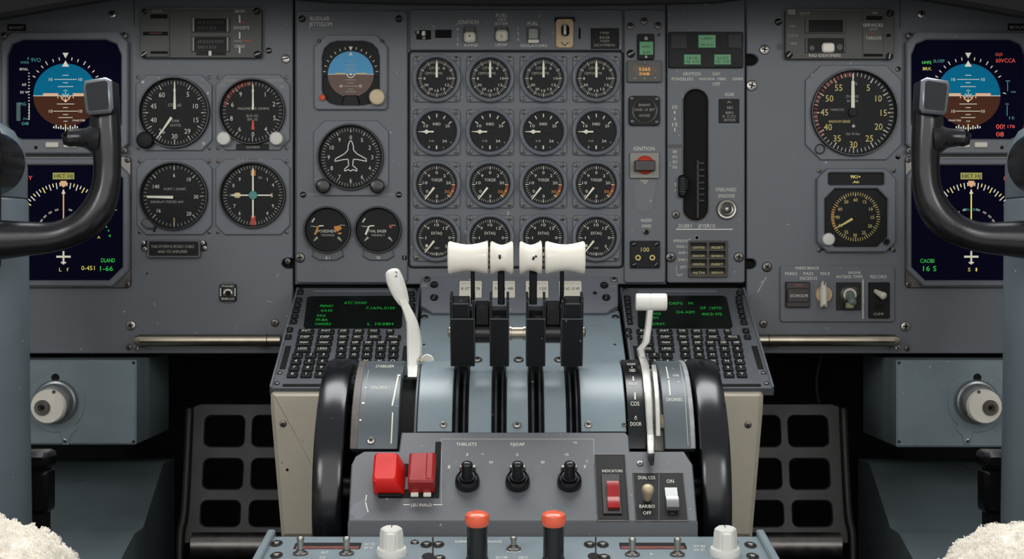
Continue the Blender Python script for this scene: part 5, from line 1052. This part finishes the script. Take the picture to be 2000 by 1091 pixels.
for k, (px, nm) in enumerate(((913, 'below THRUSTS lettering'), (1011, 'below FADAP lettering'), (1112, 'nearest the red rocker'))):
    f = fbase(px, 943); t = thing('selector_switch', 'round black selector with upright lever, ' + nm, 'switch', f, 'black selectors on the control stand')
    u_ = f.s; b = MB(f); b.lathe((0, 0, 0), [(24 * u_, 0), (24.5 * u_, .002), (23 * u_, .006), (19.5 * u_, .0078), (19 * u_, .0062), (16 * u_, .0062), (15 * u_, .0085), (.0002, .009)], GLOSSK, 44); b.build('base', t)
    b = MB(f); b.tube([(0, 0, .006, .0052), (0, .0005, .010, .0045), (0, .002, .0155, .0044), (0, .003, .0185, .0046)], GLOSSK, 16, 4); b.build('lever', t)
    b = MB(f); b.box(-.0065, .0065, .0112, .0135, 0, .0062, STEEL, .0006); b.build('stop', t)
f = fbase(1194, 950); t = thing('rocker_switch', 'tall black plate with a dark red rocker', 'switch', f)
b = MB(f); b.plate(1165, 886, 1223, 1016, 0, 1.2, BLACK, 1, 3, .3); b.plate(1176, 925, 1213, 1002, 1.2, 2.4, BROWNK, 1, 3, .4); b.txt('INDICATORS', 1196, 919, 5, 40, 1.4, INK); b.win((1164, 885, 1225, 1017, 1), [(1166, 887, 1223, 1015, 1)], 0, 1.6, DSTEEL, .3); b.build('plate', t)
b = MB(f); xa, xb = f.L(1185, 960)[0], f.L(1208, 960)[0]; y0, y1, ym = f.L(1196, 997)[1], f.L(1196, 948)[1], f.L(1196, 975)[1]
b.prism([(y0, .001), (y0, .0042), (y0 + .004, .0055), (ym, .0035), (y1 - .006, .0066), (y1, .0058), (y1, .001)], xa, xb, REDD); b.v = [(z, x, y) for x, y, z in b.v]; b.build('rocker', t)
f = fbase(1289, 970); t = thing('switch_pair', 'black double plate with a toggle and a grey rocker marked ON', 'switch', f)
b = MB(f); b.plate(1240, 922, 1338, 1016, 0, 1.2, BLACK, 1, 3, .3); b.win((1239, 921, 1339, 1017, 1), [(1241, 923, 1337, 1015, 1)], 0, 1.6, DSTEEL, .3); b.rect(1286.5, 924, 1287.5, 1014, 1.35, PAINTD)
for tx, x, y, h, w in (('DUAL COS', 1263, 932, 6.5, 33), ('BARIBO', 1264, 988, 6.5, 30), ('OFF', 1264, 1001, 6.5, 16), ('ON', 1309, 939, 7, 14), ('~', 1313, 1002, 2.5, 5)): b.txt(tx, x, y, h, w, 1.4, INK)
b.build('plate', t)
b = MB(f); q = f.L(1264, 975); b.tube([(q[0], q[1], .0005, .003), (q[0], q[1], .005, .0034), (q[0], q[1] + .001, .009, .0046), (q[0], q[1] + .0015, .0115, .0046)], mat('tan_toggle', '#b7a588', .4, .2, var=.15, vscale=200), 18, 4); b.build('toggle', t)
b = MB(f); xa, xb = f.L(1299, 970)[0], f.L(1323, 970)[0]; y0, y1, ym = f.L(1310, 998)[1], f.L(1310, 956)[1], f.L(1310, 980)[1]
b.prism([(y0, .001), (y0, .0055), (ym - .004, .0068), (ym + .001, .0058), (ym + .003, .0035), (y1, .0028), (y1, .001)], xa, xb, mat('satin_grey_rocker', '#8f8f8d', .3, .5)); b.v = [(z, x, y) for x, y, z in b.v]; b.build('rocker', t)

# ================================================================== aft pedestal
PT_ = 83
fP = Frame(1008, 1047, .5, PT_)
t = thing('aft_pedestal', 'blue-grey pedestal deck with small toggles along the bottom edge', 'console', fP)
b = MB(fP); x0, x1 = fP.L(535, 1047)[0], fP.L(1480, 1047)[0]
b.box(x0, x1, -.45, 0, -.012, 0, PAINTB, .0008)
for px in (592,): pass
ov = lambda px, py, a, c, m, z=.2: b.add([(fP.L(px, py)[0] + a * math.cos(2 * PI * i / 20), fP.L(px, py)[1] + c * math.sin(2 * PI * i / 20), z / 1000) for i in range(20)], [tuple(range(20))], m)
for tx, px, py, w in (('ADF CTRL', 722, 1062, 22), ('REF UP', 720, 1069, 18), ('AUT', 634, 1078, 14), ('DG', 630, 1088, 10), ('NORMAL', 902, 1057, 26), ('ENGAGE', 965, 1057, 30), ('HORIZON', 1003, 1076, 26), ('BY-140', 980, 1088, 22), ('DIR O', 1022, 1088, 18), ('ADF REF', 1366, 1066, 24), ('WX SET', 1366, 1073, 22), ('A', 1272, 1081, 6)): b.txt(tx, px, py, 4.5, w, .2, INK)
for px in (845, 1163):
    b.rect(px - 1, 1048, px + 2, 1100, .2, VOID)
for px, py in ((540, 1061), (540, 1084), (833, 1063), (856, 1063), (836, 1086), (858, 1090), (1152, 1063), (1177, 1063), (1160, 1086), (1180, 1088), (1466, 1064), (1470, 1086)): ov(px, py, .0046, .009, VOID, .15)
for px in (575, 1210): b.plate(px, 1059, px + 130, 1071, 0, .3, VOID, 4); b.plate(px + 3, 1066, px + 126, 1070.5, .3, .5, REDSTRIP)
b.build('deck', t)
for px, py in ((540, 1061), (540, 1084), (833, 1063), (856, 1063), (858, 1090), (1152, 1063), (1177, 1063), (1180, 1088), (1466, 1064), (1470, 1086), (810, 1060), (1433, 1059)):
    o = bpy.data.objects.new('screw', SCR['d']); COL.objects.link(o); o.parent = t; q = fP.L(px, py); o.location = (q[0], q[1], 0); o.scale = (.0032,) * 3
for s_, x in ((-1, x0), (1, x1)):
    b = MB(fP); xx = x + s_ * .0022; b.box(xx - .003, xx + .003, -.45, .004, -.03, .0045, PAINTB, .001); b.build('side_rail', t)
zt = fP.o.z - .06
b = MB(); b.o = Vector((0, 0, 0)); b.box(x0 + fP.o.x + .001, x1 + fP.o.x - .001, -.93, -.502, 0, zt, PAINTD); o = b.build('base'); o.parent = t; o.matrix_parent_inverse = fP.M.inverted()
def pbase(px, py): q = fP.L(px, py); o = Frame(px, py, .5, PT_); o.o = fP.M @ Vector((q[0], q[1], 0)); o.M = Matrix.Translation(o.o) @ Matrix.Rotation(PI / 2 - rad(PT_), 4, 'X'); return o
for px, py, lab in ((587, 1081, 'slim metal toggle at the left end of the pedestal deck'), (677, 1081, 'slim metal toggle nearest the left white knob'), (1235, 1083, 'slim metal toggle right of the second orange button, nearest it'), (1323, 1083, 'slim metal toggle nearest the right white knob'), (1003, 1072, 'slim metal toggle between the two orange buttons')):
    f = pbase(px, py); t = thing('toggle_switch', lab, 'switch', f, 'metal toggles on the pedestal deck'); c = px == 1003
    b = MB(f); b.lathe((0, 0, 0), [(.0055, 0), (.0055, .001), (.0038, .0016), (.003, .003)], DSTEEL, 20); b.build('collar', t)
    b = MB(f); b.tube([(0, 0, .001, .0018), (0, 0, .006, .0021), (0, .0005, .0115 if not c else .008, .0028)], STEEL, 12, 4); b.build('bat', t)
for px, lab in ((765, 'off-white fluted knob at the left of the pedestal deck'), (1416, 'off-white fluted knob at the right of the pedestal deck')):
    f = pbase(px, 1083); t = thing('rotary_knob', lab, 'knob', f, 'white knobs on the pedestal deck'); b = MB(f); u_ = K * 1.16
    ls = []
    for r_, z in ((29, 0), (29.5, .004), (28, .0055), (23, .006), (21.5, .0165), (20, .0195), (17, .0205)):
        ls.append([((r_ * (1 + (.05 * math.cos(6 * a) if r_ < 24 else 0))) * u_ * math.cos(a), (r_ * (1 + (.05 * math.cos(6 * a) if r_ < 24 else 0))) * u_ * math.sin(a), z) for a in [2 * PI * i / 48 for i in range(48)]])
    b.loft(ls, KNOBW); b.build('body', t)
    b = MB(f); b.prism([(-.003, -24.5 * u_), (.003, -24.5 * u_), (.0028, 0), (-.0028, 0)], .001, .0185, KNOBW, .001); b.build('pointer_ridge', t)
    b = MB(f); b.box(-.0003, .0003, .0, .006, .0204, .0207, INKK); b.build('index_line', t)
for px, lab in ((932, 'black plunger with orange-red cap, left of two on the pedestal'), (1081, 'black plunger with orange-red cap, right of two on the pedestal')):
    f = pbase(px, 1093); t = thing('plunger_button', lab, 'button', f, 'orange-capped plungers'); u_ = K * 1.14
    b = MB(f); b.lathe((0, 0, 0), [(22 * u_, 0), (22 * u_, .0015), (20.5 * u_, .0015), (20 * u_, .0255), (.0003, .0255)], GLOSSK, 36); b.build('shaft', t)
    b = MB(f); b.lathe((0, 0, .0245), [(18 * u_, 0), (21 * u_, .0015), (24 * u_, .004), (24.3 * u_, .0065), (22.5 * u_, .0092), (17 * u_, .0108), (9 * u_, .0113), (.0002, .0113)], ORANGE, 40); b.build('cap', t)
# ================================================================== yokes and columns
CAPM = mat('textured_cap_plastic', '#1d1f23', .5, bump=.2, bscale=1500, spec=.3); EDGE = mat('worn_bright_edge', '#80858b', .3, .5)
def yoke(left):
    X = (lambda px: px) if left else mx
    side = 'left' if left else 'right'
    d0 = .36; o = P(X(-45), 480, d0)
    t = thing('control_yoke', 'black leather-covered control yoke horn in front of the %s screens' % side, 'yoke', loc=o)
    def W(px, py, d=d0): q = P(X(px), py, d) - o; return (q.x, q.y, q.z)
    u = K * (D - d0)
    half = [(207, 172, 23), (206, 200, 27), (205, 240, 30), (208, 280, 29), (209.5, 325, 27), (206, 368, 28), (193, 405, 31), (168, 435, 31), (135, 453, 29), (100, 463, 30), (50, 466, 34), (0, 468, 39), (-45, 470, 42)]
    other = [(-90 - x, y, r) for x, y, r in reversed(half[:-1])]
    b = MB(); b.tube([(*W(x, y), r * u) for x, y, r in half + other], LEATHER, 22, 7, .85); b.build('grip').parent = t
    for m in (0, 1):
        Q = (lambda x: x) if not m else (lambda x: -90 - x)
        b = MB(); b.fr = None
        f = Frame(X(Q(191)), 186, d0 + .022)
        b = MB(f); pts = [(163, 157), (205, 150), (217, 156), (220, 210), (214, 220), (173, 224), (166, 218), (160, 170)]
        if m or True: pts = [(X(Q(x)), y) for x, y in pts]
        pl = [f.L(*p) for p in pts]; p = ccw(pl); p2 = inset(p, .0015); p3 = inset(p, .0035)
        b.loft([[(x, y, -.003) for x, y in p], [(x, y, -.001) for x, y in p2], [(x, y, 0) for x, y in p3]], EDGE, caps=False); p4 = inset(p, .003)
        b.loft([[(x, y, -.03) for x, y in p2], [(x, y, -.026) for x, y in p], [(x, y, -.003) for x, y in p]], CAPM); b.loft([[(x, y, -.002) for x, y in p3], [(x, y, 0) for x, y in p3], [(x, y, .0003) for x, y in p4]], CAPM)
        o2 = b.build('grip_cap'); o2.parent = t; o2.matrix_parent_inverse = Matrix.Translation(-o)
        b = MB(); b.tube([(*W(Q(200), 272), 34 * u), (*W(Q(182), 270), 29 * u), (*W(Q(166), 269), 20 * u), (*W(Q(148), 268.5), 17.5 * u), (*W(Q(136), 269), 17.5 * u), (*W(Q(134.5), 269), 16.5 * u)], LEATHER, 20, 5, .9, cap_round=False); b.build('trigger_boss').parent = t
    b = MB(); b.box(-.018, .018, -.02, .1, -.012, .012, GLOSSK, .004); b.v = [(x, z, y) for x, y, z in b.v]; b.build('spoke').parent = t
    q = W(-45, 312); b = MB(); b.lathe((q[0], -.018, q[2]), [(.0003, -.004), (50 * u, -.004), (60 * u, 0), (63 * u, .006), (63 * u, .062)], GLOSSK, 48, 'y'); b.build('hub').parent = t
    # column behind it
    o = P(X(-45), 480, .28); o = Vector((o.x, o.y, 0))
    t = thing('control_column', 'blue-grey round control column carrying the %s yoke' % side, 'column', loc=o)
    uc = K * (D - .28); Zp = lambda py: P(0, py, .28).z
    b = MB(); b.lathe((0, 0, 0), [(.0003, Zp(232)), (40 * uc, Zp(236)), (70 * uc, Zp(255)), (88 * uc, Zp(288)), (95 * uc, Zp(325)), (95 * uc, Zp(386)), (90 * uc, Zp(389))], COLP, 56); b.build('head').parent = t
    b = MB(); b.lathe((0, 0, 0), [(93 * uc, Zp(388)), (97 * uc, Zp(394)), (99 * uc, Zp(700)), (103 * uc, Zp(1000)), (103 * uc, 0)], COLP, 56); b.build('tube').parent = t
yoke(True); yoke(False)
for left in (True, False):
    X = (lambda px: px) if left else mx; side = 'left' if left else 'right'
    # box with the adjuster hub
    f = Frame(X(110), 784, .03)
    t = thing('adjuster_box', 'grey box under the %s panel carrying the round adjuster hub' % side, 'box', f)
    b = MB(f); c0 = f.L(X(266), 700)[0]; c1 = f.L(X(-150), 700)[0]; y0, y1 = f.L(X(110), 868 if left else 873)[1], f.L(X(110), 703)[1]
    b.box(min(c0, c1), max(c0, c1), y0, y1, -.16, 0, PAINTB, .002); b.build('box', t)
    for x, y in ((261, 708), (261, 862)): scr(t, f, X(x), y, 3, 0, 'k')
    b = MB(f); h = [(X(x), y) for x, y in [(108 + 58 * math.cos(a), 784 + 60 * math.sin(a)) for a in [PI * 2 * i / 36 for i in range(36)]]]
    b.poly(h, 0, 1.5, PAINTB, .6); b.poly([(X(x), y) for x, y in ((140, 820), (150, 838), (138, 850), (134, 868), (122, 868), (118, 845), (110, 830))], 0, 1.4, PAINTB, .4); b.disc(X(108), 737, 8, .8, 1.7, VOID, n=20); b.build('hub_plate', t)
    scr(t, f, X(127), 860, 5, 1.4, 's')
    b = MB(f); b.ring(X(102), 786, [(43, 1), (43, 5), (40, 8), (36, 8.5), (33, 12), (32, 18), (20, 18)], mat('hub_metal', '#8d8f90', .3, .7, var=.15) if left else bpy.data.materials['hub_metal'], 48, caps=False); b.build('hub_ring', t)
    b = MB(f); b.ring(X(92), 794, [(32, 10), (33, 12), (33, 24), (31, 26), (.01, 26)], IVORY, 48); b.disc(X(105), 765, 3.5, 25.8, 26.2, DSTEEL, n=12); b.build('knob', t)
    b = MB(f); b.ring(X(82), 796, [(15, 25.8), (15, 28), (13, 30), (7, 30), (6, 28), (.01, 28)], DSTEEL, 28); b.disc(X(82), 796, 5, 27, 28.5, VOID, n=6); b.build('hub_bolt', t)
    # black lever stub behind the column
    f = Frame(X(70), 945, .19)
    t = thing('seat_handle', 'black rounded handle standing behind the %s control column' % side, 'handle', f)
    b = MB(f); a = sorted((f.L(X(92), 945)[0], f.L(X(20), 945)[0])); y0, y1, ym = f.L(X(70), 1004)[1], f.L(X(70), 882)[1], f.L(X(70), 918)[1]
    b.box(a[0], a[1], y0, ym, -.03, 0, GLOSSK, .004); b.box(a[0] + .004, a[1] - .004, -f.o.z, y0 + .004, -.025, -.006, BLACK); b.build('stem', t)
    b = MB(f); b.box(a[0] - .001, a[1] + .001, ym, y1, -.033, .003, GLOSSK, .005); b.build('head', t)
    # footwell fairing
    o = Vector((0, 0, 0)); xi = (X(330) - CX) * K * 1.85; xo = (X(-120) - CX) * K * 1.85
    z = lambda py, dep: H - (py - CY) * K * dep
    prof = [(.18, z(895, 1.88)), (.12, z(905, 1.82)), (.02, z(1030, 1.72)), (-.02, z(1042, 1.68)), (-.14, z(1150, 1.56)), (-.14, 0), (.18, 0)]
    b = MB(); b.o = Vector((0, 0, 0)); b.prism(prof, min(xi, xo), max(xi, xo), PAINTB); b.v = [(zz, x, y) for x, y, zz in b.v]
    tag(b.build('footwell_fairing'), 'blue-grey sloping fairing on the footwell floor, %s side' % side, 'fairing')
    # rudder pedal
    f = Frame(X(470), 940, -.02, 14)
    t = thing('rudder_pedal', 'dark openwork rudder pedal in the %s footwell' % side, 'pedal', f)
    b = MB(f); L2 = lambda x, y: f.L(X(x), y)
    out = [L2(*q) for q in ((392, 787), (690, 787), (690, 1062), (353, 1062), (362, 990), (371, 805), (378, 792))]
    hs = []
    for r_, (ya, yb, xa) in enumerate(((812, 871, 402), (896, 954, 399), (978, 1027, 394))):
        for k in range(3):
            p0, p1 = L2(xa + k * (93 - r_ * -1), ya), L2(xa + k * 94 + 73, yb); hs.append(rr(min(p0[0], p1[0]), max(p0[0], p1[0]), min(p0[1], p1[1]), max(p0[1], p1[1]), .006, 3))
    b.holed(out, hs, -.012, 0, PEDAL, .0015); b.build('foot_plate', t)
    b = MB(f); e = [L2(371, 800), L2(362, 990), L2(354, 1040), L2(352, 1100)]; b.tube([(x, y, .002, .0045) for x, y in e], PEDAL, 12, 6); b.build('side_flange', t)
    b = MB(f); y = L2(450, 1066)[1]; xa, xb = sorted((L2(378, 1066)[0], L2(690, 1066)[0])); b.lathe((xa, y, .004), [(.0145, 0), (.0145, xb - xa)], DSTEEL, 28, 'x'); b.build('heel_tube', t)
    b = MB(); b.o = Vector((0, 0, 0)); xm = f.o.x + (xa + xb) / 2 ; w0 = f.M @ Vector((0, y, 0)); b.box(xm - .02, xm + .02, w0.y + .0 , w0.y + .02, 0, w0.z, BLACK); o2 = b.build('pedal_post'); o2.parent = t; o2.matrix_parent_inverse = f.M.inverted()
    # sheepskin seat corner
    d0 = .72; c = P(X(-190), 1100, d0); dep = D - d0
    tx = P(X(157 if left else 183), 1000, d0).x; topz = P(0, 1006 if left else 1014, d0).z
    ww, dd, hh = .16, .12, .075
    cx = tx - ww * (1 if left else -1); cz = topz - hh
    t = thing('pilot_seat', 'cream sheepskin-covered seat corner at the bottom %s' % side, 'seat', loc=(cx, -d0 - .05, 0))
    b = MB(); NU, NV = 200, 100; vs = []
    for j in range(NV + 1):
        v = -PI / 2 + PI * j / NV
        for i in range(NU):
            a = 2 * PI * i / NU; sp = lambda q, e: math.copysign(abs(q) ** e, q)
            nx, ny, nz = sp(math.cos(v), .45) * sp(math.cos(a), .45), sp(math.cos(v), .45) * sp(math.sin(a), .45), sp(math.sin(v), .5)
            p = Vector((nx * ww, ny * dd, nz * hh)); n = Vector((nx / ww, ny / dd, nz / hh)).normalized(); q = p + Vector((3.3 * left, 1, 0))
            dsp =   .006 * noise.noise(q * 45) + .005 * (.5 - abs(noise.noise(q * 95 + Vector((5, 1, 2)))) * 1.6) - .004
            vs.append(p + n * dsp + Vector((0, 0, cz)))
    fs = [(j * NU + i, j * NU + (i + 1) % NU, (j + 1) * NU + (i + 1) % NU, (j + 1) * NU + i) for j in range(NV) for i in range(NU)]
    b.add(vs, fs, FLEECE); fl = b.build('sheepskin_cover', smooth=80); fl.parent = t
    fl.modifiers.new('pile', 'PARTICLE_SYSTEM'); ps = fl.particle_systems[0]; ps.seed = 3 + left; pp = ps.settings; pp.type = 'HAIR'; pp.count = 11000; pp.hair_length = .0028; pp.hair_step = 4; pp.use_modifier_stack = True
    pp.child_type = 'INTERPOLATED'; pp.rendered_child_count = 14; pp.child_percent = 1; pp.clump_factor = .55; pp.clump_shape = .3; pp.roughness_1 = .001; pp.roughness_1_size = .01; pp.roughness_2 = .0012; pp.kink = 'CURL'; pp.kink_amplitude = .0006; pp.kink_frequency = 3
    pp.root_radius = .35; pp.tip_radius = .2; pp.radius_scale = .001; pp.brownian_factor = .0; pp.factor_random = .0006; pp.render_step = 4
    b = MB(); b.box(-ww * .8, ww * .8, -dd * .8, dd * .8, 0, cz - hh + .02, BLACK, .01); b.build('seat_base').parent = t
    b = MB(); s_ = 1 if left else -1; xx = s_ * (ww * .80); b.tube([(xx, -dd * 1.0, cz + hh * .15, .003), (xx, -dd * 1.02, cz - hh * .2, .004), (xx, -dd * .98, cz - hh * .6, .004)], SEAM, 8, 4); b.build('seam').parent = fl
# hoses deep in the right footwell, faint
b = MB(); b.o = Vector((0, 0, 0)); b.tube([(*P(1605, 690, -.28), .004), (*P(1594, 740, -.28), .004), (*P(1600, 790, -.28), .004), (*P(1625, 860, -.28), .004), (P(1640, 0, -.28).x, .28, .25, .004), (P(1640, 0, -.28).x, .28, .002, .004)], PEDAL, 10, 6)
tag(b.build('hose'), 'thin dark hose hanging deep in the right footwell', 'hose')

# ================================================================== light and camera
def area(name, loc, target, sx, sy, power, col=(1, 1, 1)):
    l = bpy.data.lights.new(name, 'AREA'); l.shape = 'RECTANGLE'; l.size = sx; l.size_y = sy; l.energy = power; l.color = col
    o = bpy.data.objects.new(name, l); COL.objects.link(o); o.location = loc
    o.rotation_euler = (Vector(target) - Vector(loc)).to_track_quat('-Z', 'Y').to_euler(); return o
area('windshield_daylight', (0, -.12, 2.0), (0, -.4, .7), 1.3, .5, 17, (.97, .99, 1))
area('frontal_fill', (0, -2.2, 1.35), (0, 0, .8), 2.0, 1.3, 13, (1, .985, .96))  # broad fill added behind the camera to brighten the panels, no actual lamp
area('side_window_light', (-.95, -1.75, 1.3), (0, -.2, .8), .25, .5, 5, (.97, .99, 1))
area('side_window_light', (.95, -1.75, 1.3), (0, -.2, .8), .25, .5, 5, (.97, .99, 1))
w = bpy.data.worlds.new('cockpit_air'); sc.world = w; w.use_nodes = True
w.node_tree.nodes['Background'].inputs[0].default_value = (.93, .96, 1, 1); w.node_tree.nodes['Background'].inputs[1].default_value = .45
cam = bpy.data.cameras.new('camera'); cam.sensor_width = 36; cam.lens = 36 * D / (2000 * S); cam.clip_start = .05
co = bpy.data.objects.new('camera', cam); COL.objects.link(co); co.location = (0, -D, H + .0); co.rotation_euler = (PI / 2, 0, 0); sc.camera = co
sc.view_settings.view_transform = 'Standard'; sc.view_settings.look = 'None'; sc.view_settings.gamma = 1; sc.view_settings.exposure = 0
sc.view_settings.use_curve_mapping = False
